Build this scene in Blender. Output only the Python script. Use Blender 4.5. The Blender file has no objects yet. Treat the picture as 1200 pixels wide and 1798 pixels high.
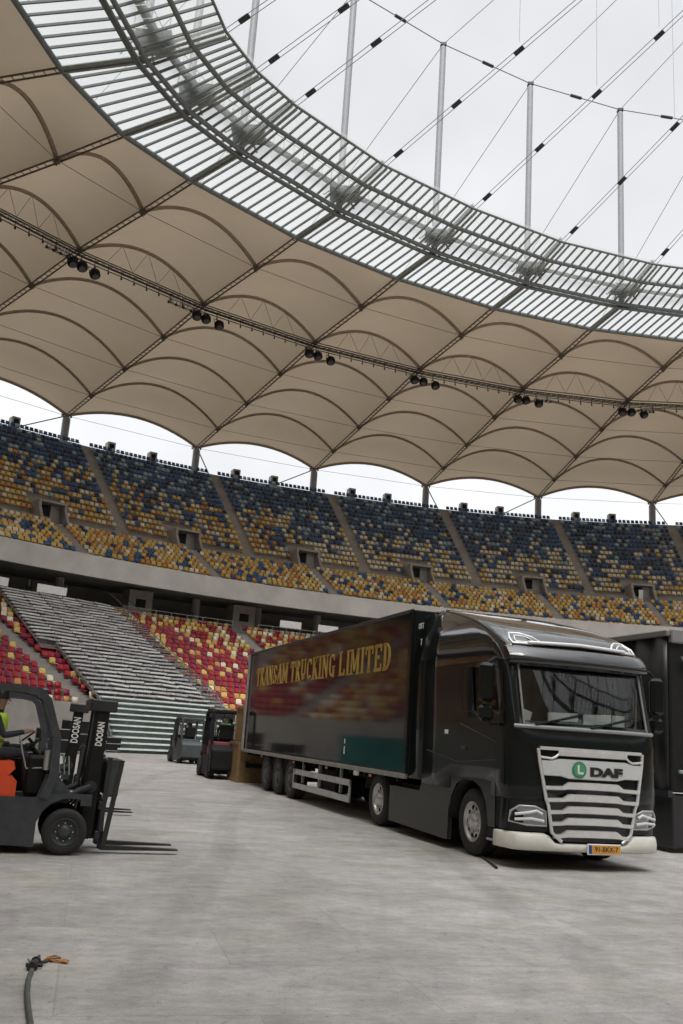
import bpy, math, random
import numpy as np
from mathutils import Vector, Matrix
random.seed(7)
RNG = np.random.RandomState(11)
scene = bpy.context.scene
R = math.radians

# ------------------------------------------------------------------ camera
FPX, PITCH, ROLL = 1622.75, 0.236963, 0.066417
EYE = 1.66
cam_d = bpy.data.cameras.new("camera"); cam = bpy.data.objects.new("camera", cam_d)
scene.collection.objects.link(cam); scene.camera = cam
cam_d.sensor_fit = 'VERTICAL'; cam_d.sensor_height = 24.0; cam_d.lens = FPX / 1798.0 * 24.0
cam_d.clip_start = 0.1; cam_d.clip_end = 3000
cr, sr, cp, sp = math.cos(ROLL), math.sin(ROLL), math.cos(PITCH), math.sin(PITCH)
R0, U0, F0 = Vector((1, 0, 0)), Vector((0, -sp, cp)), Vector((0, cp, sp))
CR, CU = R0*cr + U0*sr, -R0*sr + U0*cr
m = Matrix((( CR.x, CU.x, -F0.x, 0), (CR.y, CU.y, -F0.y, 0), (CR.z, CU.z, -F0.z, EYE), (0, 0, 0, 1)))
cam.matrix_world = m
scene.view_settings.view_transform = 'Standard'; scene.view_settings.look = 'None'
scene.view_settings.exposure = 0.55; scene.view_settings.gamma = 1.0

# ------------------------------------------------------------------ overcast sky + veiled sun
SUN_EL, SUN_AZ = 56.0, 185.0          # azimuth measured from +Y towards +X
w = bpy.data.worlds.new("World"); scene.world = w; w.use_nodes = True
nt = w.node_tree; N = nt.nodes; L = nt.links
bg = N['Background']; bg.inputs[1].default_value = 0.1
sky = N.new('ShaderNodeTexSky'); sky.sky_type = 'NISHITA'; sky.sun_disc = False
sky.sun_elevation = R(SUN_EL); sky.sun_rotation = R(SUN_AZ)
hs = N.new('ShaderNodeHueSaturation'); hs.inputs['Saturation'].default_value = 0.12; hs.inputs['Value'].default_value = 1.0
L.new(sky.outputs[0], hs.inputs['Color'])
tc = N.new('ShaderNodeTexCoord'); sx = N.new('ShaderNodeSeparateXYZ'); L.new(tc.outputs['Generated'], sx.inputs[0])
mr = N.new('ShaderNodeMapRange'); mr.inputs['From Min'].default_value = 0; mr.inputs['From Max'].default_value = 1
mr.inputs['To Min'].default_value = 0.0; mr.inputs['To Max'].default_value = 20.0
pw = N.new('ShaderNodeMath'); pw.operation = 'POWER'; pw.use_clamp = True; pw.inputs[1].default_value = 8.0
L.new(sx.outputs['Z'], pw.inputs[0])
lo = N.new('ShaderNodeMapRange'); lo.inputs['From Min'].default_value = .40; lo.inputs['From Max'].default_value = .70; lo.inputs['To Min'].default_value = 7.3; lo.inputs['To Max'].default_value = 5.0
L.new(sx.outputs['Z'], lo.inputs['Value'])
ad = N.new('ShaderNodeMath'); ad.operation = 'ADD'; L.new(mr.outputs[0], ad.inputs[0]); L.new(lo.outputs[0], ad.inputs[1])
L.new(pw.outputs[0], mr.inputs['Value'])
nz = N.new('ShaderNodeTexNoise'); nz.inputs['Scale'].default_value = 3.2; nz.inputs['Detail'].default_value = 5
L.new(tc.outputs['Generated'], nz.inputs['Vector'])
mr2 = N.new('ShaderNodeMapRange'); mr2.inputs['From Min'].default_value = .3; mr2.inputs['From Max'].default_value = .7
mr2.inputs['To Min'].default_value = .85; mr2.inputs['To Max'].default_value = 1.08
L.new(nz.outputs['Fac'], mr2.inputs['Value'])
# brighter cloud round the veiled sun
sdv = (math.sin(R(SUN_AZ))*math.cos(R(SUN_EL)), math.cos(R(SUN_AZ))*math.cos(R(SUN_EL)), math.sin(R(SUN_EL)))
dt = N.new('ShaderNodeVectorMath'); dt.operation = 'DOT_PRODUCT'; dt.inputs[1].default_value = sdv
nv_ = N.new('ShaderNodeVectorMath'); nv_.operation = 'NORMALIZE'; L.new(tc.outputs['Generated'], nv_.inputs[0]); L.new(nv_.outputs[0], dt.inputs[0])
gl = N.new('ShaderNodeMath'); gl.operation = 'POWER'; gl.use_clamp = True; gl.inputs[1].default_value = 9.0
gc = N.new('ShaderNodeMath'); gc.operation = 'MAXIMUM'; gc.inputs[1].default_value = 0; L.new(dt.outputs['Value'], gc.inputs[0]); L.new(gc.outputs[0], gl.inputs[0])
gm = N.new('ShaderNodeMath'); gm.operation = 'MULTIPLY_ADD'; gm.inputs[1].default_value = 26.0; L.new(gl.outputs[0], gm.inputs[0]); L.new(ad.outputs[0], gm.inputs[2])
mu = N.new('ShaderNodeMath'); mu.operation = 'MULTIPLY'; L.new(gm.outputs[0], mu.inputs[0]); L.new(mr2.outputs[0], mu.inputs[1])
cc = N.new('ShaderNodeCombineColor')
for i, k in enumerate((.975, .99, 1.025)):
    q = N.new('ShaderNodeMath'); q.operation = 'MULTIPLY'; q.inputs[1].default_value = k
    L.new(mu.outputs[0], q.inputs[0]); L.new(q.outputs[0], cc.inputs[i])
mx = N.new('ShaderNodeMix'); mx.data_type = 'RGBA'; mx.inputs['Factor'].default_value = 0.93
L.new(hs.outputs[0], mx.inputs[6]); L.new(cc.outputs[0], mx.inputs[7]); L.new(mx.outputs[2], bg.inputs[0])
sd = bpy.data.lights.new("sun", 'SUN'); so = bpy.data.objects.new("sun", sd); scene.collection.objects.link(so)
sd.energy = 1.5; sd.angle = R(25); sd.color = (1.0, .965, .92)
sdir = Vector((math.sin(R(SUN_AZ))*math.cos(R(SUN_EL)), math.cos(R(SUN_AZ))*math.cos(R(SUN_EL)), math.sin(R(SUN_EL))))
so.rotation_euler = (-sdir).to_track_quat('-Z', 'Y').to_euler()

# ------------------------------------------------------------------ materials
MATS = {}
def mat(name, col, rough=.6, metal=0., noise=0., nscale=3., bump=0., bscale=20., spec=.5, coat=0., alpha=None, ntype=None):
    if name in MATS: return MATS[name]
    M = bpy.data.materials.new(name); M.use_nodes = True; t = M.node_tree; b = t.nodes['Principled BSDF']
    b.inputs['Base Color'].default_value = (*col, 1); b.inputs['Roughness'].default_value = rough
    b.inputs['Metallic'].default_value = metal; b.inputs['Specular IOR Level'].default_value = spec
    b.inputs['Coat Weight'].default_value = coat; b.inputs['Coat Roughness'].default_value = .04
    co = t.nodes.new('ShaderNodeTexCoord')
    if noise:
        n = t.nodes.new('ShaderNodeTexNoise'); n.inputs['Scale'].default_value = nscale; n.inputs['Detail'].default_value = 6
        n.inputs['Roughness'].default_value = .65
        t.links.new(co.outputs['Object'], n.inputs['Vector'])
        r_ = t.nodes.new('ShaderNodeMapRange'); r_.inputs['From Min'].default_value = .3; r_.inputs['From Max'].default_value = .7
        r_.inputs['To Min'].default_value = 1-noise; r_.inputs['To Max'].default_value = 1+noise
        t.links.new(n.outputs['Fac'], r_.inputs['Value'])
        x = t.nodes.new('ShaderNodeVectorMath'); x.operation = 'SCALE'; x.inputs[0].default_value = col
        t.links.new(r_.outputs[0], x.inputs['Scale']); t.links.new(x.outputs[0], b.inputs['Base Color'])
        r2 = t.nodes.new('ShaderNodeMapRange'); r2.inputs['To Min'].default_value = max(0, rough-.1*noise*4); r2.inputs['To Max'].default_value = min(1, rough+.1*noise*4)
        t.links.new(n.outputs['Fac'], r2.inputs['Value']); t.links.new(r2.outputs[0], b.inputs['Roughness'])
    if bump:
        n = t.nodes.new('ShaderNodeTexNoise'); n.inputs['Scale'].default_value = bscale; n.inputs['Detail'].default_value = 3
        t.links.new(co.outputs['Object'], n.inputs['Vector'])
        bm = t.nodes.new('ShaderNodeBump'); bm.inputs['Strength'].default_value = bump; bm.inputs['Distance'].default_value = .02
        t.links.new(n.outputs['Fac'], bm.inputs['Height']); t.links.new(bm.outputs[0], b.inputs['Normal'])
    MATS[name] = M; return M
def colattr_mat(name, rough=.4):
    M = bpy.data.materials.new(name); M.use_nodes = True; t = M.node_tree; b = t.nodes['Principled BSDF']
    a = t.nodes.new('ShaderNodeAttribute'); a.attribute_name = 'Col'
    t.links.new(a.outputs['Color'], b.inputs['Base Color']); b.inputs['Roughness'].default_value = rough
    return M

CONC = mat('concrete', (.35, .325, .295), .9, noise=.22, nscale=.6, bump=.3, bscale=6)
CONC_D = mat('dark_concrete', (.34, .335, .32), .9, noise=.2, nscale=.5)
PARA = mat('parapet_concrete', (.60, .585, .555), .85, noise=.16, nscale=.35, bump=.2, bscale=5)
ARCHM = mat('brown_steel', (.27, .21, .155), .6, noise=.2, nscale=4)
TRUSS = mat('truss_steel', (.13, .105, .085), .6, noise=.2, nscale=5)
GREEN = mat('grey_green_steel', (.155, .17, .165), .6, noise=.15, nscale=3)
GREENL = mat('galvanised_steel', (.33, .36, .34), .5, .3, noise=.2, nscale=3)
MASTM = mat('mast_paint', (.26, .265, .275), .5, noise=.08, nscale=2)
CABLE = mat('cable_steel', (.22, .22, .225), .6, .0)
DARKM = mat('dark_metal', (.035, .035, .037), .5, .3, noise=.2, nscale=8)
BLACKP = mat('black_paint', (.009, .012, .0115), .12, 0, coat=.0, spec=.32, bump=.04, bscale=2.2)
BLACKM = mat('matt_black', (.013, .013, .013), .6, noise=.25, nscale=6, spec=.2)
ROOFP = mat('gloss_black_plastic', (.012, .013, .014), .10, 0, coat=1., bump=.05, bscale=2)
RUBBER = mat('rubber', (.022, .021, .02), .8, noise=.3, nscale=14)
CHROME = mat('chrome', (.74, .74, .73), .30, .45, noise=.08, nscale=8)
SILVER = mat('silver_paint', (.62, .64, .64), .4, .2)
WHITEP = mat('cream_white_paint', (.68, .67, .60), .35, noise=.08, nscale=6)
WHITE = mat('white_print', (.75, .75, .72), .5)
GOLD = mat('gold_print', (.42, .26, .045), .5, noise=.25, nscale=3)
ALU = mat('brushed_aluminium', (.50, .50, .50), .45, .7, noise=.2, nscale=5)
WOOD = mat('brown_plywood', (.20, .125, .055), .6, noise=.35, nscale=4)
ORANGE = mat('orange_red_paint', (.75, .085, .022), .35, noise=.12, nscale=5)
FLDARK = mat('forklift_grey_paint', (.045, .052, .054), .4, noise=.25, nscale=7)
HIVIS = mat('hi_vis_yellow', (.55, .75, .05), .7)
HIGREEN = mat('hi_vis_green', (.10, .55, .12), .7)
SKIN = mat('skin', (.42, .24, .16), .6)
CLOTH = mat('navy_cloth', (.03, .035, .05), .85)
TEAL = mat('teal_fabric', (.15, .21, .195), .8, noise=.5, nscale=.5)

# sheer roof membrane: light comes through it as well as off it
def membrane_mat():
    M = bpy.data.materials.new('roof_membrane'); M.use_nodes = True; t = M.node_tree; t.nodes.remove(t.nodes['Principled BSDF'])
    o = t.nodes['Material Output']; d = t.nodes.new('ShaderNodeBsdfDiffuse'); tr = t.nodes.new('ShaderNodeBsdfTranslucent')
    n = t.nodes.new('ShaderNodeTexNoise'); n.inputs['Scale'].default_value = .11; n.inputs['Detail'].default_value = 5
    co = t.nodes.new('ShaderNodeTexCoord'); t.links.new(co.outputs['Object'], n.inputs['Vector'])
    cr_ = t.nodes.new('ShaderNodeValToRGB'); cr_.color_ramp.elements[0].position = .3; cr_.color_ramp.elements[1].position = .7
    cr_.color_ramp.elements[0].color = (.34, .28, .215, 1); cr_.color_ramp.elements[1].color = (.455, .38, .30, 1)
    t.links.new(n.outputs['Fac'], cr_.inputs[0]); t.links.new(cr_.outputs[0], d.inputs[0])
    tr.inputs[0].default_value = (.26, .21, .15, 1)
    mx = t.nodes.new('ShaderNodeMixShader'); mx.inputs[0].default_value = .35
    t.links.new(d.outputs[0], mx.inputs[1]); t.links.new(tr.outputs[0], mx.inputs[2]); t.links.new(mx.outputs[0], o.inputs[0])
    return M
MEMB = membrane_mat()
def glass_mat(name, tint, transp, rough=.05, dcol=(.7, .75, .72), gl=.12):
    M = bpy.data.materials.new(name); M.use_nodes = True; t = M.node_tree; t.nodes.remove(t.nodes['Principled BSDF'])
    o = t.nodes['Material Output']; a = t.nodes.new('ShaderNodeBsdfTransparent'); a.inputs[0].default_value = (*tint, 1)
    d = t.nodes.new('ShaderNodeBsdfTranslucent'); d.inputs[0].default_value = (*dcol, 1)
    g = t.nodes.new('ShaderNodeBsdfGlossy'); g.inputs['Roughness'].default_value = rough
    m1 = t.nodes.new('ShaderNodeMixShader'); m1.inputs[0].default_value = transp
    t.links.new(d.outputs[0], m1.inputs[1]); t.links.new(a.outputs[0], m1.inputs[2])
    m2 = t.nodes.new('ShaderNodeMixShader'); m2.inputs[0].default_value = gl
    t.links.new(m1.outputs[0], m2.inputs[1]); t.links.new(g.outputs[0], m2.inputs[2]); t.links.new(m2.outputs[0], o.inputs[0])
    return M
RGLASS = glass_mat('roof_glazing', (.96, .96, .95), .86, .2, (.50, .51, .50), gl=.02)
CGLASS = glass_mat('vehicle_glass', (.66, .70, .68), .96, .02, (.1, .1, .1), gl=.08)

# ------------------------------------------------------------------ mesh helpers
COL = scene.collection
class MB:
    def __init__(s): s.v = []; s.f = []; s.m = []; s.mats = []; s.smooth = []
    def mi(s, m_):
        if m_ not in s.mats: s.mats.append(m_)
        return s.mats.index(m_)
    def add(s, V, Fc, m_, smooth=False, M=None):
        o = len(s.v)
        for p in V:
            p = Vector(p)
            s.v.append(M @ p if M is not None else p)
        k = s.mi(m_)
        for q in Fc: s.f.append([i+o for i in q]); s.m.append(k); s.smooth.append(smooth)
        return s
    def box(s, c, d, m_, M=None, ch=0.):
        x, y, z = d[0]/2, d[1]/2, d[2]/2
        T = Matrix.Translation(c)
        T = (M @ T) if M is not None else T
        if ch <= 0:
            V = [(a*x, b*y, e*z) for a in (-1, 1) for b in (-1, 1) for e in (-1, 1)]
            return s.add(V, [(0,1,3,2),(4,6,7,5),(0,4,5,1),(2,3,7,6),(0,2,6,4),(1,5,7,3)], m_, False, T)
        V = []; idx = {}
        for a in (-1, 1):
            for b in (-1, 1):
                for e in (-1, 1):
                    for ax in range(3):
                        p = [a*(x-ch), b*(y-ch), e*(z-ch)]
                        p[ax] = (a*x, b*y, e*z)[ax]
                        idx[(a, b, e, ax)] = len(V); V.append(p)
        Fc = []
        for ax in range(3):
            o1, o2 = [(1, 2), (0, 2), (0, 1)][ax]
            for sgn in (-1, 1):
                q = []
                for t1, t2 in ((-1, -1), (1, -1), (1, 1), (-1, 1)):
                    k = [0, 0, 0]; k[ax] = sgn; k[o1] = t1; k[o2] = t2; q.append(idx[(*k, ax)])
                Fc.append(q)
        for ax in range(3):     # edges along axis ax
            o1, o2 = [(1, 2), (0, 2), (0, 1)][ax]
            for t1 in (-1, 1):
                for t2 in (-1, 1):
                    k1 = [0, 0, 0]; k1[o1] = t1; k1[o2] = t2; k2 = list(k1); k1[ax] = -1; k2[ax] = 1
                    Fc.append([idx[(*k1, o1)], idx[(*k2, o1)], idx[(*k2, o2)], idx[(*k1, o2)]])
        for a in (-1, 1):
            for b in (-1, 1):
                for e in (-1, 1): Fc.append([idx[(a, b, e, i)] for i in range(3)])
        return s.add(V, Fc, m_, False, T)
    def cyl(s, p0, p1, r, m_, n=12, r1=None, cap=True, M=None, smooth=True):
        p0 = Vector(p0); p1 = Vector(p1); d = (p1-p0)
        if d.length < 1e-6: return s
        q = d.to_track_quat('Z', 'Y'); r1 = r if r1 is None else r1
        V = [p0 + q @ Vector((r*math.cos(2*math.pi*i/n), r*math.sin(2*math.pi*i/n), 0)) for i in range(n)]
        V += [p1 + q @ Vector((r1*math.cos(2*math.pi*i/n), r1*math.sin(2*math.pi*i/n), 0)) for i in range(n)]
        s.add(V, [(i, (i+1) % n, n+(i+1) % n, n+i) for i in range(n)], m_, smooth, M)
        if cap: s.add(V, [list(range(n))[::-1], list(range(n, 2*n))], m_, False, M)
        return s
    def tube(s, pts, r, m_, n=8, M=None, closed=False, flat=False):
        pts = [Vector(p) for p in pts]; k = len(pts); V = []
        rr = r if hasattr(r, '__len__') else [r]*k
        ref = None
        for i, p in enumerate(pts):
            a = pts[i-1] if (i or closed) else p; b = pts[(i+1) % k] if (i < k-1 or closed) else p
            t = (b-a).normalized()
            if ref is None:
                ref = Vector((0, 0, 1)) if abs(t.z) < .9 else Vector((1, 0, 0))
            u = (ref - t*ref.dot(t)).normalized(); ref = u; v_ = t.cross(u)
            for j in range(n):
                a_ = 2*math.pi*(j+(.5 if flat else 0))/n; V.append(p + (u*math.cos(a_) + v_*math.sin(a_))*rr[i])
        Fc = []
        for i in range(k if closed else k-1):
            i2 = (i+1) % k
            for j in range(n): Fc.append((i*n+j, i*n+(j+1) % n, i2*n+(j+1) % n, i2*n+j))
        s.add(V, Fc, m_, not flat, M)
        if not closed: s.add(V, [list(range(n))[::-1], list(range((k-1)*n, k*n))], m_, False, M)
        return s
    def lathe(s, prof, m_, n=32, axis='y', M=None, smooth=True):
        V = []                                  # prof: (axial, radius)
        for (a, r) in prof:
            for j in range(n):
                c, d = r*math.cos(2*math.pi*j/n), r*math.sin(2*math.pi*j/n)
                V.append((c, a, d) if axis == 'y' else (c, d, a) if axis == 'z' else (a, c, d))
        Fc = [(i*n+j, i*n+(j+1) % n, (i+1)*n+(j+1) % n, (i+1)*n+j) for i in range(len(prof)-1) for j in range(n)]
        return s.add(V, Fc, m_, smooth, M)
    def prism(s, poly, a0, a1, m_, axis='y', M=None):
        def P(u, v_, a): return (u, a, v_) if axis == 'y' else (a, u, v_) if axis == 'x' else (u, v_, a)
        n = len(poly); V = [P(u, v_, a0) for u, v_ in poly] + [P(u, v_, a1) for u, v_ in poly]
        return s.add(V, [list(range(n)), list(range(n, 2*n))[::-1]] + [(i, (i+1) % n, n+(i+1) % n, n+i) for i in range(n)], m_, False, M)
    def grid(s, G, m_, smooth=True, closed_u=False, M=None, skip=None):
        nu, nv = len(G), len(G[0]); V = [p for row in G for p in row]; Fc = []
        for i in range(nu if closed_u else nu-1):
            for j in range(nv-1):
                if skip and skip(i, j): continue
                i2 = (i+1) % nu; Fc.append((i*nv+j, i2*nv+j, i2*nv+j+1, i*nv+j+1))
        return s.add(V, Fc, m_, smooth, M)
    def build(s, name, parent=None, label=None, cat=None, group=None, kind=None, bevel=0, solid=0):
        used = sorted({i for q in s.f for i in q}); mp_ = {o_: n_ for n_, o_ in enumerate(used)}
        me = bpy.data.meshes.new(name); me.from_pydata([tuple(s.v[i]) for i in used], [], [[mp_[i] for i in q] for q in s.f])
        for m_ in s.mats: me.materials.append(m_)
        me.polygons.foreach_set('material_index', s.m); me.polygons.foreach_set('use_smooth', s.smooth); me.update()
        o = bpy.data.objects.new(name, me); COL.objects.link(o)
        if parent is not None: o.parent = parent
        if bevel:
            b = o.modifiers.new('b', 'BEVEL'); b.width = bevel; b.segments = 2; b.limit_method = 'ANGLE'
        if solid:
            b = o.modifiers.new('s', 'SOLIDIFY'); b.thickness = solid
        tag(o, label, cat, group, kind)
        return o
def tag(o, label=None, cat=None, group=None, kind=None):
    if label: o['label'] = label
    if cat: o['category'] = cat
    if group: o['group'] = group
    if kind: o['kind'] = kind
    return o
def thing(name, label, cat, loc=(0, 0, 0), rotz=0, group=None):
    o = bpy.data.objects.new(name, None); COL.objects.link(o); o.empty_display_size = .2
    o.location = loc; o.rotation_euler = (0, 0, rotz); tag(o, label, cat, group); return o
def copy_tree(o, parent=None):
    c = o.copy(); COL.objects.link(c); c.parent = parent
    for ch in list(o.children): copy_tree(ch, c)
    return c
def text_geo(mb, s_, size, m_, M, depth=.004, sx=1., off=0.):
    cu = bpy.data.curves.new('t', 'FONT'); cu.body = s_; cu.size = size; cu.extrude = depth; cu.offset = off
    cu.align_x = 'CENTER'; cu.align_y = 'CENTER'; cu.resolution_u = 3
    ob = bpy.data.objects.new('t', cu); COL.objects.link(ob)
    me = bpy.data.meshes.new_from_object(ob.evaluated_get(bpy.context.evaluated_depsgraph_get()))
    V = [Vector((v.co.x*sx, v.co.y, v.co.z)) for v in me.vertices]; Fc = [list(p.vertices) for p in me.polygons]
    bpy.data.objects.remove(ob); bpy.data.meshes.remove(me); bpy.data.curves.remove(cu)
    mb.add(V, Fc, m_, False, M)

# ------------------------------------------------------------------ ring geometry of the bowl
_bx = [-57.518,-51.927,-41.594,-29.912,-17.194,-3.638,10.43,25.025,39.351]
_by = [54.335,70.848,83.114,93.947,102.536,108.247,112.409,114.23,113.41]
_th = [-.2503,-.5241,-.7678,-.9265,-1.0729,-1.2069,-1.3412,-1.4795,-1.6454]
_s = [1.0137,1.0395,1.023,1.0252,1.0302,1.015,1.013,1.0067,.9942]
CX, CY = 40., 18.
def herm(p0, t0, p1, t1, u):
    h = (2*u**3-3*u*u+1, u**3-2*u*u+u, -2*u**3+3*u*u, u**3-u*u)
    return tuple(h[0]*p0[i]+h[1]*t0[i]+h[2]*p1[i]+h[3]*t1[i] for i in (0, 1))
BX, BY, TH, SS = list(_bx), list(_by), list(_th), list(_s)
def corner(pa, tha, pb, thb, n):
    K = 185.
    # travel direction is clockwise: tangent = direction of normal rotated +90
    ta = (math.cos(tha+math.pi/2)*K, math.sin(tha+math.pi/2)*K); tb = (math.cos(thb+math.pi/2)*K, math.sin(thb+math.pi/2)*K)
    for i in range(1, n):
        u = i/n; x, y = herm(pa, ta, pb, tb, u); BX.append(x); BY.append(y); TH.append(tha+(thb-tha)*u); SS.append(1.)
P5 = (_bx[8], _by[8]); Q0 = (2*CX-_bx[0], 2*CY-_by[0]); Q8 = (2*CX-_bx[8], 2*CY-_by[8]); P0 = (_bx[0], _by[0])
corner(P5, _th[8], Q0, _th[0]-math.pi, 11)
for i in range(9): BX.append(2*CX-_bx[i]); BY.append(2*CY-_by[i]); TH.append(_th[i]-math.pi); SS.append(_s[i])
corner(Q8, _th[8]-math.pi, P0, _th[0]-2*math.pi, 11)
NB = len(BX)
ARR = np.array([BX, BY, TH, SS])
def ringp(j, smooth=True):
    i = j+3; k = math.floor(i); f_ = i-k
    def g(q):
        a = ARR[:, q % NB].copy(); a[2] -= 2*math.pi*(q//NB); return a
    if not smooth: return g(k)*(1-f_)+g(k+1)*f_
    a, b, c, d = g(k-1), g(k), g(k+1), g(k+2)
    return .5*((2*b)+(c-a)*f_+(2*a-5*b+4*c-d)*f_**2+(3*b-a-3*c+d)*f_**3)
def rp(j, d, z, smooth=True):
    a, b, t, q = ringp(j, smooth); return Vector((a+math.cos(t)*d*q, b+math.sin(t)*d*q, z))
def roofp(j, d, z):                 # straight between radials
    k = math.floor(j); f_ = j-k
    return rp(k, d, z)*(1-f_) + rp(k+1, d, z)*f_ if f_ > 1e-6 else rp(k, d, z)
def pix(P):                          # projection, only used to choose which seats show largest
    d = Vector(P)-Vector((0, 0, EYE)); z = d.dot(F0)
    return (600+FPX*d.dot(CR)/z, 899-FPX*d.dot(CU)/z, z)
def atz(x, y, z):                    # a photo point on a level plane, used while measuring the place
    xi, yi = x-600, 899-y
    d = F0 + CR*(xi/FPX) + CU*(yi/FPX); t = (z-EYE)/d.z
    return Vector((d.x*t, d.y*t, z))

# ------------------------------------------------------------------ ground
def floor_mat():
    M = bpy.data.materials.new('arena_floor'); M.use_nodes = True; t = M.node_tree; b = t.nodes['Principled BSDF']; N = t.nodes; L = t.links
    co = N.new('ShaderNodeTexCoord'); mp = N.new('ShaderNodeMapping'); mp.inputs['Rotation'].default_value = (0, 0, R(-14))
    L.new(co.outputs['Object'], mp.inputs[0])
    def noise(sc, det=9, vec=None, rough=.66):
        n = N.new('ShaderNodeTexNoise'); n.inputs['Scale'].default_value = sc; n.inputs['Detail'].default_value = det; n.inputs['Roughness'].default_value = rough
        L.new(vec or mp.outputs[0], n.inputs['Vector']); return n.outputs['Fac']
    def rng(v, a, b_, c, d):
        r_ = N.new('ShaderNodeMapRange'); r_.inputs[1].default_value = a; r_.inputs[2].default_value = b_; r_.inputs[3].default_value = c; r_.inputs[4].default_value = d
        L.new(v, r_.inputs[0]); return r_.outputs[0]
    def mul(a, b_):
        m_ = N.new('ShaderNodeMath'); m_.operation = 'MULTIPLY'; L.new(a, m_.inputs[0]); L.new(b_, m_.inputs[1]); return m_.outputs[0]
    st = N.new('ShaderNodeMapping'); st.inputs['Scale'].default_value = (.9, 1.35, 1); L.new(mp.outputs[0], st.inputs[0])
    v = rng(noise(.35, 5), .3, .7, .78, 1.12)
    v = mul(v, rng(noise(1.3, 5), .35, .65, .84, 1.10))
    v = mul(v, rng(noise(2.2, 6, st.outputs[0], .7), .30, .70, .80, 1.14))
    v = mul(v, rng(noise(9, 6, st.outputs[0], .75), .3, .7, .80, 1.14))
    v = mul(v, rng(noise(12, 3), .635, .70, 1.0, .66)); v = mul(v, rng(noise(34, 3), .64, .70, 1.0, .58))   # small dark spots
    v = mul(v, rng(noise(60, 3, None, .85), .3, .7, .80, 1.16))          # grain
    sc_ = N.new('ShaderNodeMapping'); sc_.inputs['Scale'].default_value = (3.0, 22., 1); sc_.inputs['Rotation'].default_value = (0, 0, R(9)); L.new(mp.outputs[0], sc_.inputs[0])
    v = mul(v, rng(noise(1.0, 5, sc_.outputs[0]), .60, .70, 1.0, .80))     # scuffs
    wv = N.new('ShaderNodeTexWave'); wv.inputs['Scale'].default_value = .085; wv.inputs['Distortion'].default_value = 5.0; wv.inputs['Detail'].default_value = 1.2; wv.inputs['Detail Scale'].default_value = .5
    L.new(co.outputs['Object'], wv.inputs['Vector']); v = mul(v, rng(wv.outputs['Fac'], .955, .985, 1.0, .88))   # tyre marks
    br = N.new('ShaderNodeTexBrick'); br.inputs['Scale'].default_value = 1; br.inputs['Brick Width'].default_value = 2.4; br.inputs['Row Height'].default_value = 1.2
    br.inputs['Mortar Size'].default_value = .009; br.inputs['Mortar Smooth'].default_value = .6
    br.inputs['Color1'].default_value = (.92, .92, .92, 1); br.inputs['Color2'].default_value = (1.06, 1.06, 1.06, 1); br.inputs['Mortar'].default_value = (.83, .83, .82, 1)
    L.new(mp.outputs[0], br.inputs['Vector'])
    x = N.new('ShaderNodeVectorMath'); x.operation = 'MULTIPLY'; L.new(br.outputs['Color'], x.inputs[0])
    cr_ = N.new('ShaderNodeValToRGB'); cr_.color_ramp.elements[0].color = (.405, .388, .345, 1); cr_.color_ramp.elements[1].color = (.435, .412, .402, 1)
    cr_.color_ramp.elements[0].position = .35; cr_.color_ramp.elements[1].position = .65
    L.new(noise(.8, 3), cr_.inputs[0]); L.new(cr_.outputs[0], x.inputs[1])
    y = N.new('ShaderNodeVectorMath'); y.operation = 'SCALE'; L.new(x.outputs[0], y.inputs[0]); L.new(v, y.inputs['Scale'])
    L.new(y.outputs[0], b.inputs['Base Color'])
    L.new(rng(noise(3, 4, st.outputs[0]), .3, .7, .55, .85), b.inputs['Roughness'])
    bm = N.new('ShaderNodeBump'); bm.inputs['Strength'].default_value = .25; bm.inputs['Distance'].default_value = .01
    L.new(noise(25, 5, st.outputs[0]), bm.inputs['Height']); L.new(bm.outputs[0], b.inputs['Normal'])
    return M
g = MB(); g.add([(-900, -900, 0), (900, -900, 0), (900, 900, 0), (-900, 900, 0)], [(0, 1, 2, 3)], floor_mat()); g.build('ground', kind='structure')

# ------------------------------------------------------------------ stadium bowl
bowl = thing('stadium_bowl', 'concrete two tier stadium bowl running round the whole floor', 'grandstand')
JS = [i/6 for i in range(NB*6)]
def sweep(prof, m_, js=JS, closed=True, mb=None):
    mb = mb or MB(); G = [[rp(j-3, d, z) for d, z in prof] for j in js]
    return mb.grid(G, m_, smooth=False, closed_u=closed)
UP_N, LO_N, T1_N = 17, 9, 20
# rows: (D of riser front, floor z) ; seats stand at D - .45
up_rows = [(13.9-.8*i, 18.55+.6875*i) for i in range(UP_N)]
lo_rows = [(22.6-.8*i, 13.7+.43*i) for i in range(LO_N)]
t1_rows = [(40.3-.9*i, 1.95+.4*i) for i in range(T1_N)]
pr_ = [(22.9, 13.7)]
for i, (d, z) in enumerate(lo_rows): pr_ += [(d, z)] if i == 0 else [(d, lo_rows[i-1][1]), (d, z)]
pr_ += [(15.4, 17.14), (15.4, 17.2), (13.9, 17.2)]
for i, (d, z) in enumerate(up_rows): pr_ += [(d, z-.6875 if i else 17.2), (d, z)]
pr_ += [(.1, 29.55), (.1, 30.1), (-.9, 30.1), (-.9, 22.), (-.9, 9.), (-.9, 0)]
sweep(pr_, CONC).build('upper_tier', bowl)
sweep([(22.9, 13.7), (22.9, 14.2), (23.15, 14.2), (23.15, 12.5), (22.9, 12.5), (22.6, 12.7)], PARA).build('parapet', bowl)
sweep([(22.6, 12.7), (12., 13.2), (12., 9.6)], CONC_D).build('concourse_ceiling', bowl)
pr_ = [(12., 9.6), (22.6, 9.6)]
for i in range(T1_N-1, -1, -1):
    d, z = t1_rows[i]; pr_ += [(d, z)] + ([(d, t1_rows[i-1][1])] if i else [])
pr_ += [(40.3, 1.95), (40.3, 2.5), (40.5, 2.5), (40.5, 0)]
pr_[1:3] = [(23.2, 9.6), (23.2, 9.55)]
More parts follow.
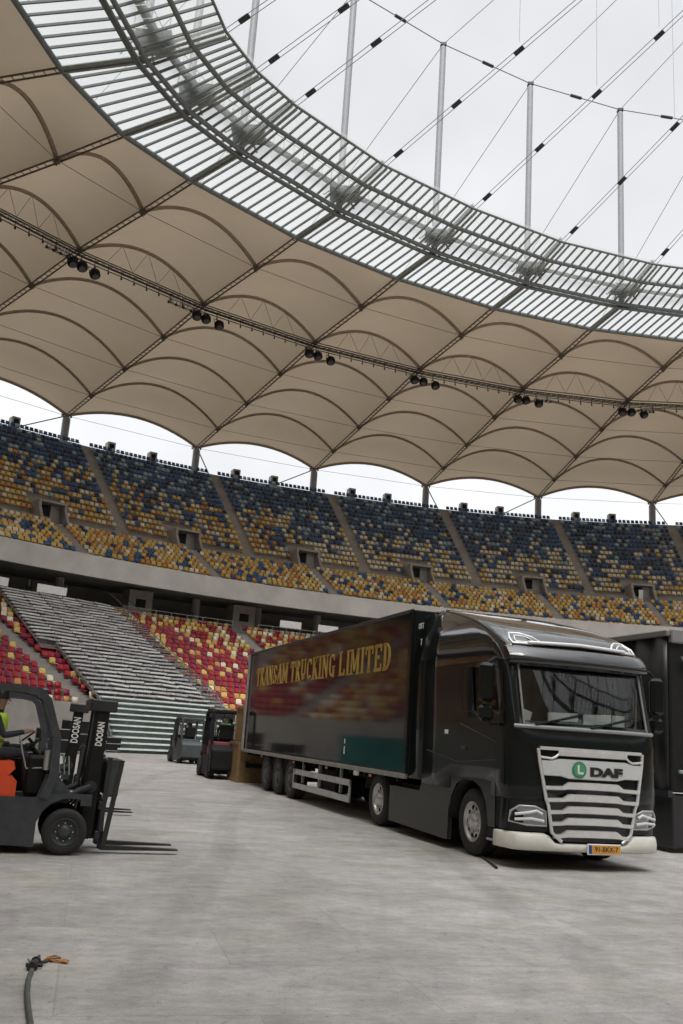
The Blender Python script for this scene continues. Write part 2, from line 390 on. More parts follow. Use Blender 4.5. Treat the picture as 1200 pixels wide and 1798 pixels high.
sweep(pr_, CONC).build('lower_tier', bowl)
# parapet joints
for k in range(NB*2):
    j = k/2-3+.3
    if 6 < j < NB-7: continue
    mbj = MB(); a, b, t, q = ringp(j)
    M_ = Matrix.Translation(rp(j, 23.14, 13.35)) @ Matrix.Rotation(t, 4, 'Z')
    mbj.box((0, 0, 0), (.02, .05, 1.7), CONC_D, M_); mbj.build('parapet_joint', bowl)
for k in range(NB*2):
    j = k/2-3+.1
    if 6 < j < NB-7: continue
    MB().cyl(rp(j, 18, 9.6), rp(j, 18, 12.8), .38, CONC_D, 16).build('concourse_column', bowl)
# vomitories and smooth stair aisles
AI_U, AI_L, AI_1 = .13, -.40, .75
for k in range(NB):
    j = k-3+AI_L
    if 6 < j < NB-7: continue
    a, b, t, q = ringp(j)
    M_ = Matrix.Translation(rp(j, 0, 0)) @ Matrix.Rotation(t, 4, 'Z') @ Matrix.Diagonal((q, 1, 1, 1))
    v = MB(); W2 = 1.3
    v.box((13.3, 0, 19.75), (2.8, 2.6, .18), CONC, M_)
    v.box((13.3, W2-.12, 18.4), (2.78, .24, 2.5), CONC, M_); v.box((13.3, -W2+.12, 18.4), (2.78, .24, 2.5), CONC, M_)
    v.prism([(14.7, 17.2), (15.6, 17.2), (15.6, 17.9), (14.7, 19.2)], W2-.24, W2, CONC, 'y', M_)
    v.prism([(14.7, 17.2), (15.6, 17.2), (15.6, 17.9), (14.7, 19.2)], -W2, -W2+.24, CONC, 'y', M_)
    v.box((13.6, .62, 18.4), (.3, .85, 2.5), CONC, M_)
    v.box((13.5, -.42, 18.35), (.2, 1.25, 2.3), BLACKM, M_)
    if k == 8: v.box((14.0, -.05, 18.3), (.08, .45, 2.0), mat('doorway_light_white', (.9, .9, .86), .5), M_)  # white panel stands in for the light of a bright doorway
    vo = v.build('vomitory', bowl)
for k in range(NB):
    for (off, D0, D1, zz, wd, nm) in ((AI_U, 13.9, .6, lambda d: 18.05+(13.9-d)*.859, 1.35, 'upper_stair'), (AI_L, 22.5, 15.4, lambda d: 13.68+(22.6-d)*.5375, 1.2, 'middle_stair'), (AI_1 if k > 2 else AI_1-.0, 40.2, 23.4, lambda d: 1.85+(40.3-d)*.4444, 1.5, 'lower_stair')):
        j = k-3+off
        if 6 < j < NB-7: continue
        a, b, t, q = ringp(j); M_ = Matrix.Translation(rp(j, 0, 0)) @ Matrix.Rotation(t, 4, 'Z') @ Matrix.Diagonal((q, 1, 1, 1))
        s_ = MB(); n = int(abs(D0-D1)/.4)
        for i in range(n):
            d = D0-(D0-D1)*(i+.5)/n; s_.box((d, 0, zz(d)+.02), (.44, wd, .5), CONC, M_)
        s_.build(nm, bowl)
# boxes on the rim
for k in range(NB):
    for o in (.35, .67):
        j = k-3+o
        if 6 < j < NB-7: continue
        a, b, t, q = ringp(j); M_ = Matrix.Translation(rp(j, -.6, 30.7)) @ Matrix.Rotation(t, 4, 'Z')
        v = MB(); v.box((0, 0, 0), (1.0, .9, 1.3), CONC_D, M_, ch=.05); v.box((.52, 0, 0), (.04, .5, .8), BLACKM, M_); v.build('rim_vent', bowl)

# ------------------------------------------------------------------ seats
NAVY, BLUE, YEL, PALE, ORG, RED, CRIM, LBL = (.022,.052,.12), (.04,.125,.31), (.70,.48,.15), (.80,.72,.54), (.60,.28,.08), (.36,.016,.028), (.24,.010,.045), (.32,.46,.58)
SEAT_CLEAR = []      # strips without seats, filled below
def seat_tmpl():
    m_ = MB(); X = BLACKM
    # local: +x faces the pitch
    m_.add([(-.12,-.20,.50),(-.12,.20,.50),(-.08,-.20,.50),(-.08,.20,.50),(-.20,-.19,.84),(-.20,.19,.84),(-.15,-.18,.85),(-.15,.18,.85)],
           [(0,1,5,4),(2,6,7,3),(0,4,6,2),(1,3,7,5),(4,5,7,6),(0,2,3,1)], X)
    m_.add([(-.12,-.19,.44),(-.12,.19,.44),(.20,-.19,.46),(.20,.19,.46),(-.12,-.19,.49),(-.12,.19,.49),(.20,-.18,.50),(.20,.18,.50)],
           [(0,1,5,4),(2,6,7,3),(0,4,6,2),(1,3,7,5),(4,5,7,6),(0,2,3,1)], X)
    return np.array([tuple(v) for v in m_.v]), np.array(m_.f)
TV, TF = seat_tmpl()
seats = []    # (x,y,z,th,col,tier,row,bay,pos)
def blob(j, r, k): return math.sin(j*7.3+k)*math.sin(r*.55+k*2.1+j*3.1)
SCAF_BL, SCAF_TL, SCAF_TR = Vector((-11.09, 50.96, 0)), Vector((-23.91, 68.29, 10.3)), Vector((-18.22, 74.38, 10.3))
def in_scaf(P, pad=.25):
    e1 = (SCAF_TL-SCAF_BL).xy; e2 = (SCAF_TR-SCAF_TL).xy; d = P.xy-SCAF_BL.xy
    det = e1.x*e2.y-e1.y*e2.x; a = (d.x*e2.y-d.y*e2.x)/det; b = (e1.x*d.y-e1.y*d.x)/det
    left = -.13 if a > .52 else .02
    return -.1 < a < 1.12 and left < b < 1+pad/8.3
for tier, rows in (('upper', up_rows), ('middle', lo_rows), ('lower', t1_rows)):
    for ri, (d, z) in enumerate(rows):
        if tier == 'middle' and ri == 0: z -= .12
        dd = d-.30; tfrac = ri/(len(rows)-1)
        for k in range(NB):
            j0 = k-3
            off = {'upper': AI_U, 'middle': AI_L, 'lower': AI_1}[tier]
            # block from aisle to aisle
            pa, pb = rp(j0+off, dd, z), rp(j0+off+1, dd, z)
            L_ = (pb-pa).length; gap = {'upper': .8, 'middle': .72, 'lower': .9}[tier]
            n = int((L_-2*gap)/.50)
            for i in range(n+1):
                u = (gap+(L_-2*gap)*(i/n))/L_ + RNG.uniform(-.0006, .0006); j = j0+off+u
                if tier == 'upper' and d > 11.6:
                    c = round(j-AI_L)+AI_L
                    if abs((j-c)*L_) < 1.5: continue
                P = rp(j, dd, z)
                if tier == 'lower' and in_scaf(P): continue
                r_ = RNG.rand()
                if tier == 'upper':
                    b_ = .22*blob(j, ri, 1.) + (.18 if j < .4 else 0) - (.05 if j > 2 else 0)
                    py = .84-1.32*tfrac+b_
                    if r_ < py: c = [YEL, YEL, PALE, ORG][RNG.randint(4)] if j < 1.5 else [PALE, YEL, PALE, PALE][RNG.randint(4)]
                    else: c = [NAVY, BLUE, BLUE, BLUE, LBL, NAVY, BLUE, NAVY, LBL if tfrac > .6 else PALE][RNG.randint(9)]
                elif tier == 'middle':
                    b_ = .5*max(0, blob(j*1.7, ri, 4.)-.35)
                    c = [YEL, YEL, PALE, YEL, ORG][RNG.randint(5)] if r_ > .16+b_ else [BLUE, NAVY, BLUE][RNG.randint(3)]
                else:
                    py = (.17+.75*max(0, tfrac-.40)+.16*max(0, blob(j, ri, 2.))) if j < .75 else .62
                    if r_ < py: c = [YEL, YEL, PALE, ORG][RNG.randint(4)]
                    else: c = [RED, CRIM, RED][RNG.randint(3)]
                v_ = RNG.uniform(.82, 1.12)
                th_ = ringp(j)[2]
                seats.append((P.x, P.y, P.z, th_, tuple(x*v_ for x in c), tier, ri, k, i, c))
SEATM = colattr_mat('seat_plastic', .42)
# the 300 seats that show largest in the photograph are objects of their own
def visible(sx):
    P = (sx[0], sx[1], sx[2]+.5)
    if P[1] < 20: return 0
    x, y, z = pix(P)
    if not (4 < x < 1196 and 4 < y < 1794): return 0
    if sx[5] == 'lower':
        if 436 < x: 
            if not (x < 600 and y < 1148-.272*(x-437)-4): return 0
        if x < 200 and y > 1206: return 0
        if 290 < x < 440 and y > 1248: return 0
        return 1/z
    return 1/z if (y > 0 and not (x > 727 and y > 1068)) else 0
score = np.array([visible(q) for q in seats]); order = np.argsort(-score)[:300]; big = set(int(i) for i in order if score[i] > 0)
CN = {NAVY: 'navy', BLUE: 'blue', YEL: 'yellow', PALE: 'pale cream', ORG: 'orange', RED: 'red', CRIM: 'crimson', LBL: 'light blue'}
smesh = {}
def seat_mesh(c):
    if c in smesh: return smesh[c]
    me = bpy.data.meshes.new('stadium_seat'); mb = MB()
    # curved shell back and folded pan
    mm = mat('seat_'+CN[c].replace(' ', '_'), c, .42, noise=.12, nscale=3)
    G = []
    for a in range(7):
        y = -.205+.41*a/6; bow = .035*(1-(y/.205)**2); tp = .035*(abs(y)/.205)**3
        G.append([(-.12-bow, y, .49), (-.15-bow, y, .60), (-.19-bow*.8, y, .76), (-.21-bow*.6, y*.92, .84-tp), (-.175-bow*.6, y*.92, .85-tp), (-.155-bow*.8, y, .76), (-.11-bow, y, .60), (-.08-bow, y, .49), (-.12-bow, y, .49)])
    mb.grid(G, mm); mb.add(G[0], [list(range(8))], mm); mb.add(G[-1], [list(range(8))[::-1]], mm)
    G = []
    for a in range(7):
        y = -.195+.39*a/6; dip = .02*(1-(y/.195)**2)
        G.append([(-.13, y, .46-dip), (.16, y, .455-dip), (.21, y*.93, .465-dip), (.20, y*.93, .49-dip), (.14, y, .50-dip), (-.13, y, .50-dip), (-.13, y, .46-dip)])
    mb.grid(G, mm); mb.add(G[0], [list(range(6))], mm); mb.add(G[-1], [list(range(6))[::-1]], mm)
    mb.box((-.08, 0, .19), (.05, .06, .38), DARKM)
    o = mb.build('stadium_seat'); smesh[c] = o.data; bpy.data.objects.remove(o); return smesh[c]
def ordn(n): return str(n)+('th' if 10 <= n % 100 <= 20 else {1: 'st', 2: 'nd', 3: 'rd'}.get(n % 10, 'th'))
used_rows = {}
for i in sorted(big): used_rows.setdefault((seats[i][5], seats[i][6], seats[i][7]), []).append(i)
for key, idx in used_rows.items():
    idx.sort(key=lambda q: pix(seats[q][:3])[0])
    for n_, i in enumerate(idx):
        x, y, z, th_, c, tier, ri, k, pos, base = seats[i]
        o = bpy.data.objects.new('spectator_chair', seat_mesh(base)); COL.objects.link(o); o.location = (x, y, z); o.rotation_euler = (0, 0, th_+RNG.uniform(-.03, .03))
        px_ = pix((x, y, z+.5))[0]
        where = ('left of steel deck' if px_ < 190 else 'right of steel deck' if px_ < 432 else 'above the trailer')
        tag(o, '%s chair %s from left in row %d of %s tier, %s' % (CN[base], ordn(n_+1), ri+1, tier, where), 'chair', 'plastic seats of the stands')
rest = [q for i, q in enumerate(seats) if i not in big]
A = np.array([[q[0], q[1], q[2], q[3]] for q in rest]); C_ = np.array([q[4] for q in rest])
ct, st_ = np.cos(A[:, 3])[:, None], np.sin(A[:, 3])[:, None]
VX = A[:, 0:1]+ct*TV[None, :, 0]-st_*TV[None, :, 1]; VY = A[:, 1:2]+st_*TV[None, :, 0]+ct*TV[None, :, 1]; VZ = A[:, 2:3]+TV[None, :, 2]+0*VX
VV = np.stack([VX, VY, VZ], 2).reshape(-1, 3); nV = len(TV); FF = (TF[None]+(np.arange(len(rest))*nV)[:, None, None]).reshape(-1, 4)
me = bpy.data.meshes.new('distant_seats'); me.vertices.add(len(VV)); me.vertices.foreach_set('co', VV.astype(np.float32).ravel())
me.loops.add(FF.size); me.loops.foreach_set('vertex_index', FF.astype(np.int32).ravel())
me.polygons.add(len(FF)); me.polygons.foreach_set('loop_start', np.arange(0, FF.size, 4, dtype=np.int32)); me.update(calc_edges=True)
at = me.color_attributes.new('Col', 'FLOAT_COLOR', 'POINT'); CC = np.ones((len(rest), nV, 4), np.float32); CC[:, :, :3] = C_[:, None, :]
at.data.foreach_set('color', CC.ravel()); me.materials.append(SEATM)
o = bpy.data.objects.new('distant_seats', me); COL.objects.link(o)
tag(o, 'thousands of blue, yellow and red plastic seats filling the far stands', 'seats', 'plastic seats of the stands', 'stuff')

# ------------------------------------------------------------------ roof
roof = thing('stadium_roof', 'beige membrane and glass ring roof hung from spoke cables and white masts', 'roof')
NODE = [(0, 32.98, 1.75), (6.08, 33.63, 3.0), (13.6, 34.33, 2.75), (21.28, 35.07, 2.5), (28.15, 35.83, 2.2), (36.01, 36.05, 2.0), (41.23, 36.31, 0.)]
VIS = range(-5, 8)
def near(k): return (k in VIS) or (k-NB in VIS)
arch_rest = MB()
for k in range(-3, NB-3):
    vis = -6 <= k <= 7 or k >= NB-3
    # membrane
    nu, ns = (16, 4) if vis else (8, 2); G = []
    rows_ = []
    for a in range(6):
        for s_ in range(ns):
            f_ = s_/ns; d = NODE[a][0]*(1-f_)+NODE[a+1][0]*f_; z = NODE[a][1]*(1-f_)+NODE[a+1][1]*f_; h = NODE[a][2]*(1-f_)+NODE[a+1][2]*f_
            h -= .35*math.sin(math.pi*f_)*(1 if a < 5 else .4); rows_.append((d, z, h))
    rows_.append((41.23, 36.31, 0.))
    for i in range(nu+1):
        u = i/nu; G.append([roofp(k+u, d, z+.06+(h)*4*u*(1-u)) if 0 < i < nu else rp(k+int(u), d, z+.06) for d, z, h in rows_])
    MB().grid(G, MEMB).build('roof_membrane', roof)
    # arches
    for a, (d, z, h) in enumerate(NODE[:6]):
        na = 16 if vis else 8
        pts = [roofp(k+i/na, d, z-.06+h*4*(i/na)*(1-i/na)) if 0 < i < na else rp(k+int(i/na), d, z-.06) for i in range(na+1)]
        if vis and -4 <= k <= 6:
            MB().tube(pts, .15 if a else .17, ARCHM, 6).build('roof_arch', roof)
        else: arch_rest.tube(pts, .14, ARCHM, 4)
tag(arch_rest.build('roof_arch', roof), kind='stuff')
tie = MB(); 
for k in range(-5, 8):
    for a in range(0, 6):
        d, z, h = NODE[a]; tie.cyl(rp(k, d, z-.1), rp(k+1, d, z-.1), .022 if a != 4 else .05, TRUSS, 5)
    d, z, h = NODE[4]
    P = [rp(k, d, z)*(1-q)+rp(k+1, d, z)*q for q in (.0, .22, .36, .5, .64, .78, 1)]
    up = lambda q: Vector((0, 0, h*4*q*(1-q)))
    pa = lambda q: rp(k, d, z-.1)*(1-q)+rp(k+1, d, z-.1)*q
    for q0, q1 in ((.2, .3), (.4, .3), (.4, .5), (.6, .5), (.6, .7), (.8, .7)):
        tie.cyl(pa(q0), pa(q1)+up(q1), .02, ARCHM, 5)
tie.build('tie_cable', roof)
# radial ladder trusses
for k in range(-3, NB-3):
    a, b, t, q = ringp(k); lat = Vector((-math.sin(t), math.cos(t), 0)); T_ = MB()
    nodes_ = [(d, z-.12) for d, z, h in NODE]
    for sgn in (-1, 1):
        T_.tube([rp(k, d, z)+lat*.20*sgn for d, z in nodes_], .065, TRUSS, 5)
    if near(k):
        for (d0, z0), (d1, z1) in zip(nodes_[:-1], nodes_[1:]):
            n = int((d1-d0)/.62)
            for i in range(n):
                f_ = (i+.5)/n; P = rp(k, d0+(d1-d0)*f_, z0+(z1-z0)*f_); T_.cyl(P-lat*.2, P+lat*.2, .035, TRUSS, 4)
        for d, z in nodes_[1:-1]:
            P = rp(k, d, z); T_.box(P, (.34, .34, .34), TRUSS); T_.cyl(P, P+(lat*.0)+Vector((math.cos(t), math.sin(t), 0))*.0+Vector((0, 0, -.35)), .07, TRUSS, 6)
    T_.build('radial_truss', roof)
    c_ = MB(); c_.cyl(rp(k, .0, 28), rp(k, .0, 32.5), .42, MASTM, 16); c_.cyl(rp(k, 0, 32.5), rp(k, 0, 33.0), .42, MASTM, 16, r1=.15)
    P = rp(k, 0, 32.9)
    for s_ in (-1, 1): c_.box(P+lat*.45*s_, (.16, .16, .3), TRUSS)
    if near(k) and k % 2 == 0:
        c_.cyl(P, rp(k-.33, -.2, 30.2), .07, GREENL, 6)
    elif near(k): c_.cyl(P, rp(k+.12, -.2, 30.2), .07, GREENL, 6)
    c_.build('roof_column', roof)
# glass ring: beams, glazing bars, glass
ZI, ZD, ZE = 37.33, 36.35, 36.31
def gz(d): return ZE+(ZD-ZE)*(d-41.23)/4.78 if d < 46.01 else ZD+(ZI-ZD)*(d-46.01)/4.61
for k in range(-3, NB-3):
    v = near(k); B_ = MB()
    Wd = (rp(k, 44, 0)-rp(k+1, 44, 0)).length; n = max(5, round(Wd/.74)) if v else 6
    for i in range(1, n):
        u = i/n
        pts = [roofp(k+u, d, gz(d)+.0) for d in (41.23, 46.01, 50.62)]
        for p, q_ in zip(pts[:-1], pts[1:]):
            dd = (q_-p); M_ = Matrix.Translation((p+q_)/2) @ dd.to_track_quat('X', 'Z').to_matrix().to_4x4()
            B_.box((0, 0, 0), (dd.length, .085, .15), GREEN, M_)
    B_.build('glazing_bars', roof)
    G = [[rp(k+i, d, gz(d)+.14) for d in (41.1, 46.01, 50.8)] for i in (0, 1)]
    MB().grid(G, RGLASS, smooth=False).build('roof_glazing', roof, solid=0.012)
    a, b, t, q = ringp(k); lat = Vector((-math.sin(t), math.cos(t), 0)); rb = MB()
    for s_ in (-1, 1): rb.tube([rp(k, d, gz(d)-.12)+lat*.19*s_ for d in (41.23, 46.01, 50.62)], .10, GREENL, 6)
    rb.tube([rp(k, d, gz(d)+.45)+lat*0 for d in (46.01, 50.5)], .11, GREENL, 6)
    rb.tube([rp(k, d, gz(d)-.02) for d in (41.23, 46.01)], .13, GREENL, 6)
    rb.build('radial_beam', roof)
def ringtube(D, Z, r, m_, mb, rng=None):
    pts = [rp(k, D, Z) for k in range(-3, NB-3)]
    mb.tube(pts, r, m_, 8, closed=True); return mb
E_ = MB(); ringtube(41.23, 36.25, .17, GREEN, E_); E_.build('membrane_edge_ring', roof)
E_ = MB(); ringtube(45.75, 36.1, .15, GREEN, E_); ringtube(46.3, 36.12, .15, GREEN, E_); ringtube(46.02, 35.9, .08, GREEN, E_); E_.build('tension_ring', roof)
E_ = MB(); ringtube(48.75, 36.85, .15, GREEN, E_); E_.build('inner_ring', roof)
E_ = MB(); ringtube(50.66, 37.33, .085, GREEN, E_); E_.build('glass_edge_ring', roof)
# walkway above the glass
for k in range(-5, 8):
    Wk = MB(); n = 10
    for i in range(n):
        P, Q = [roofp(k+(i+e)/n, 47.0, gz(47.0)+.55) if 0 < (i+e) < n else rp(k+(1 if i+e >= n else 0), 47.0, gz(47.)+.55) for e in (0.04, .96)]
        dd = Q-P; M_ = Matrix.Translation((P+Q)/2) @ dd.to_track_quat('X', 'Z').to_matrix().to_4x4()
        Wk.box((0, 0, 0), (dd.length, .55, .05), GREENL, M_)
        Wk.cyl(P+Vector((0, 0, 1)), Q+Vector((0, 0, 1)), .03, GREENL, 4); Wk.cyl(P, P+Vector((0, 0, 1)), .02, GREENL, 4)
    Wk.build('walkway', roof)
# masts, cables
CEN_L, CEN_U = Vector((45.5, 16, 62.)), Vector((45.5, 16, 66.5))
upper = MB(); lower_c = MB(); ringc = MB(); clampm = MB(); hang = MB()
for k in range(-3, NB-3):
    a, b, t, q = ringp(k); lat = Vector((-math.sin(t), math.cos(t), 0)); rad = Vector((math.cos(t), math.sin(t), 0))
    foot, top = rp(k, 46.05, 36.5), rp(k, 46.05, 54.02)
    ms = MB(); ms.cyl(foot, top-Vector((0, 0, .4)), .235, MASTM, 14); ms.cyl(top-Vector((0, 0, .4)), top, .235, MASTM, 14, r1=.1)
    ms.box(top-Vector((0, 0, .1)), (.45, .45, .22), DARKM)
    for s_ in (-1, 1):
        ms.cyl(foot+lat*1.3*s_+Vector((0, 0, .4)), foot+Vector((0, 0, 1.9)), .07, GREENL, 6)
        ms.cyl(foot+rad*1.4*s_+Vector((0, 0, .3)), foot+Vector((0, 0, 1.9)), .07, GREENL, 6)
    ms.box(foot+rad*.6+Vector((0, 0, .75)), (2.0, 2.0, .08), GREENL, None)
    for i in range(4):
        P = foot+rad*.6+Vector((((-1, 1)[i % 2])*.95, ((-1, 1)[i//2])*.95, .75)); ms.cyl(P, P+Vector((0, 0, 1.0)), .035, GREENL, 5)
    for i in range(5): 
        P = foot+rad*.6+Vector((-1+.5*i, 0, .82)); ms.box(P, (.06, 1.9, .1), GREENL)
    ms.build('mast', roof)
    P2 = rp(k+1, 46.05, 54.02); ringc.cyl(top, P2, .045, CABLE, 5)
    mid = (top+P2)/2; dd = (P2-top).normalized(); ringc.cyl(mid-dd*.5, mid+dd*.5, .13, DARKM, 6)
    upper.cyl(top, rp(k, -1, 42.2), .028, CABLE, 5)
    upper.cyl(top, CEN_U, .028, CABLE, 5)
    s0 = rp(k, 50.62, 37.35); dirv = (CEN_L-s0); Ln = dirv.length; dirv.normalize()
    for s_ in (-1, 1): lower_c.cyl(s0+lat*.15*s_, CEN_L+lat*.15*s_, .024, CABLE, 5)
    n = 0; dist = 1.2
    while dist < Ln-4:
        P = s0+dirv*dist; M_ = Matrix.Translation(P) @ dirv.to_track_quat('X', 'Z').to_matrix().to_4x4()
        clampm.box((0, 0, 0), (.66, .34, .14), DARKM, M_, ch=.04)
        f_ = (dist/Ln); zu = top.z+(CEN_U.z-top.z)*((P-top).xy.length/(CEN_U-top).xy.length)
        if dist > 8: hang.cyl(P+Vector((0, 0, .6)), Vector((P.x, P.y, zu)), .014, MASTM, 4)
        dist += 4.6
upper.build('upper_spoke_cable', roof); lower_c.build('lower_spoke_cable', roof); ringc.build('mast_ring_cable', roof); clampm.build('cable_clamp', roof); hang.build('hanger_rod', roof)
E_ = MB(); ringtube(-1, 42.2, .5, MASTM, E_)
for k in range(-3, NB-3): E_.cyl(rp(k, -1, 33), rp(k, -1, 42.2), .3, MASTM, 8)
E_.build('compression_ring', roof)
E_ = MB(); E_.cyl(CEN_L-Vector((0, 0, 1.2)), CEN_U+Vector((0, 0, 1)), .6, MASTM, 16); E_.build('central_hub', roof)

# ------------------------------------------------------------------ lighting catwalk and lamps
cat_ = thing('lighting_catwalk', 'dark lighting catwalk hung along the roof underside with cable clips', 'catwalk')
for k in range(-5, 8):
    A_, B2 = rp(k, 28.3, 35.35), rp(k+1, 28.3, 35.35); cm = MB(); dd = (B2-A_).normalized(); nn = Vector((-dd.y, dd.x, 0)); L_ = (B2-A_).length
    for s_ in (-1, 1):
        cm.cyl(A_+nn*.2*s_, B2+nn*.2*s_, .055, DARKM, 6); cm.cyl(A_+nn*.2*s_-Vector((0, 0, .3)), B2+nn*.2*s_-Vector((0, 0, .3)), .04, DARKM, 6)
    n = int(L_/.55)
    for i in range(n):
        P, Q = A_+dd*(i*L_/n), A_+dd*((i+1)*L_/n); s_ = (-1)**i
        cm.cyl(P+nn*.2*s_, Q-nn*.2*s_, .025, DARKM, 4); cm.cyl(P-nn*.2, P-nn*.2-Vector((0, 0, .3)), .025, DARKM, 4)
        if i % 2 == 0: cm.cyl(P-nn*.2-Vector((0, 0, .3)), P-nn*.28-Vector((0, 0, .7)), .035, DARKM, 4); cm.box(P-nn*.30-Vector((0, 0, .74)), (.12, .12, .14), DARKM)
    cm.box((A_+B2)/2-Vector((0, 0, .42)), (.01, .01, .01), DARKM)
    cm.build('catwalk_span', cat_)
def lamp_proto():
    o = thing('floodlight', 'x', 'floodlight'); h = MB()
    h.lathe([(-.02, .02), (0, .30), (.10, .40), (.42, .42), (.62, .30), (.70, .02)], BLACKM, 14, 'z'); h.build('lamp_housing', o)
    y = MB(); y.tube([(-.44, 0, .3), (-.44, 0, .9), (.44, 0, .9), (.44, 0, .3)], .03, DARKM, 5); y.build('yoke', o)
    l_ = MB(); l_.lathe([(-.035, .0), (-.035, .26)], mat('lamp_lens', (.10, .10, .11), .1), 14, 'z'); l_.build('lens', o); return o
lp = lamp_proto(); first = True
names = {-1: 'leftmost cluster', 0: 'second cluster from the left', 1: 'third cluster from the left', 2: 'fourth cluster from the left', 3: 'fifth cluster from the left', 4: 'rightmost cluster'}
for k in range(-2, 6):
    for i, o_ in enumerate((-.055, .02, .125)):
        if k == 5 or k == -2: continue
        L2 = lp if first else copy_tree(lp); first = False
        sc = 1.0 if k < 2 else .92
        w_ = (rp(k, 28.3, 0)-rp(k+1, 28.3, 0)).length/12.
        L2.location = rp(k+o_/w_, 28.5, 34.15 - (.12 if i == 2 else 0)); L2.rotation_euler = (R(28), R(random.uniform(-10, 10)), ringp(k)[2]+R(90+180))
        tag(L2, 'black round floodlight, %s of three in the %s on the catwalk' % (('left', 'middle', 'right')[i], names[k]), 'floodlight', 'floodlights under the catwalk')
# pale speaker brackets hung beside the lamps
for k in (-1, 0, 3, 4):
    sgn = -1 if k < 1 else 1; b_ = MB(); A_ = rp(k+sgn*(.30 if k<1 else .24), 28.6, 34.5); Bq = rp(k+sgn*.12, 28.6, 34.5); dd = (Bq-A_)
    for i in range(7):
        P = A_+dd*(i/6); b_.cyl(P+Vector((0, 0, .55)), P-Vector((0, 0, .1*(i % 2))), .045, ALU, 4); b_.box(P, (.18, .18, .16), ALU if i % 2 else DARKM)
    b_.cyl(A_, Bq, .05, DARKM, 5); b_.cyl(A_+Vector((0, 0, .4)), Bq+Vector((0, 0, .4)), .03, ALU, 5)
    o = b_.build('cable_bracket'); tag(o, 'pale bracket with cable ends hung beside the floodlight group, %s' % names[k], 'bracket', 'brackets along the catwalk')

# ------------------------------------------------------------------ temporary steel seating deck
deck = thing('seating_deck', 'grey steel temporary seating deck of bare bench planks sloping down to the floor', 'seating deck', (SCAF_BL.x, SCAF_BL.y, 0))
O_ = SCAF_BL; eu = SCAF_TL-SCAF_BL; ew = SCAF_TR-SCAF_TL
def sp(a, b, dz=0):
    z = 2.75*a/.13 if a < .13 else 2.75+(a-.13)/.87*7.9
    return Vector((eu.x*a+ew.x*b, eu.y*a+ew.y*b, z+dz))
def fa(i, n): return .13*i/9 if i < 9 else .13+.87*(i-9)/(n-9)
PLANK = mat('grey_plank', (.55, .54, .54), .5, .0, noise=.3, nscale=3)
PLANKL = mat('pale_plank', (.74, .74, .72), .5, .0, noise=.15, nscale=3)
UNDER = mat('dark_deck_steel', (.15, .145, .15), .7, noise=.3, nscale=2)  # dark grey steel of risers, rails and the sheet under the planks
PURP = mat('dull_purple_tread', (.22, .20, .215), .7, noise=.35, nscale=2)
nr = 38; wdir = ew.normalized(); fdir = Vector((eu.x, eu.y, 0)).normalized()
for r_ in range(nr):
    a = fa(r_+.5, nr); low = r_ < 10; tr = MB()
    b0 = -.15 if a > .52 else 0.; b1 = 1.0
    n = 1 if low else 6
    for i in range(n):
        u0, u1 = b0+(b1-b0)*i/n, b0+(b1-b0)*(i+1)/n
        tz = 0 if low else random.uniform(-.035, .035); tl = 0 if low else random.uniform(-.05, .05)
        P, Q = sp(a, u0+.004, .06-tz), sp(a, u1-.004, .06+tz+tl*.3); dd = Q-P
        M_ = Matrix.Translation((P+Q)/2) @ dd.to_track_quat('X', 'Z').to_matrix().to_4x4()
        m_ = PLANKL if low else random.choice([PLANK, PLANKL, PLANKL, PLANK, PLANK])
        tr.box((0, 0, .0), (dd.length, .34, .11 if not low else .08), m_, M_)
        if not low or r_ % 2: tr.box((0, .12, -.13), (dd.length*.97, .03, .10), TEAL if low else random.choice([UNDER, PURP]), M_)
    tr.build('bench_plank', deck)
fr = MB()
G = [[sp(a, b, -.22) for b in (-.0, 1.)] for a in (0.004, .06, .13, .19)]
fr.grid(G, TEAL, False)
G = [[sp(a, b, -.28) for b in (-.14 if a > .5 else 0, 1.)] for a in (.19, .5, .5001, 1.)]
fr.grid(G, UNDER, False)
for b in (0, 1.):
    for s0, s1 in ((0, .13), (.13, .52), (.52, 1.)):
        bb = b-.155 if (b == 0 and s0 > .5) else b
        fr.cyl(sp(s0, bb, -.06), sp(s1, bb, -.06), .045, mat('deck_edge', (.18, .17, .17), .6), 6)
        if b == 0: continue
        fr.cyl(sp(s0, bb, .95), sp(s1, bb, .95), .035, UNDER, 5)
        for i in range(6):
            a = s0+(s1-s0)*i/9; fr.cyl(sp(a, bb, 0), sp(a, bb, .95), .028, UNDER, 4)
for a in (.1, .3, .5, .7, .9):
    for b in (0, .25, .5, .75, 1): 
        P = sp(a, b); fr.cyl((P.x, P.y, .0), (P.x, P.y, P.z-.25), .05, GREENL, 5)
fr.build('deck_frame', deck)
# side cladding of the lower end and right hand stair
sd_ = MB(); P0_, P1_ = sp(0, -.01), sp(.13, -.01)
sd_.add([P0_, P1_, (P1_.x, P1_.y, 0)], [(0, 1, 2)], mat('grey_side_panel', (.16, .16, .165), .7, noise=.15)); 
sd_.add([P0_-wdir*.03, P1_-wdir*.03, (P1_.x-wdir.x*.03, P1_.y-wdir.y*.03, 0)], [(0, 2, 1)], MATS['grey_side_panel']); sd_.build('side_panel', deck)
st = MB()
for i in range(44):
    a = fa(i+.5, 44); P, Q = sp(a, 1.01, -.02), sp(a, 1.17, -.02); dd = Q-P
    M_ = Matrix.Translation((P+Q)/2) @ dd.to_track_quat('X', 'Z').to_matrix().to_4x4(); st.box((0, 0, 0), (dd.length, .34, .05), GREENL, M_)
st.grid([[sp(a, b, -.2) for b in (1.0, 1.17)] for a in (0.01, .13, 1)], mat('grey_stair', (.28, .285, .29), .6, noise=.15), False)
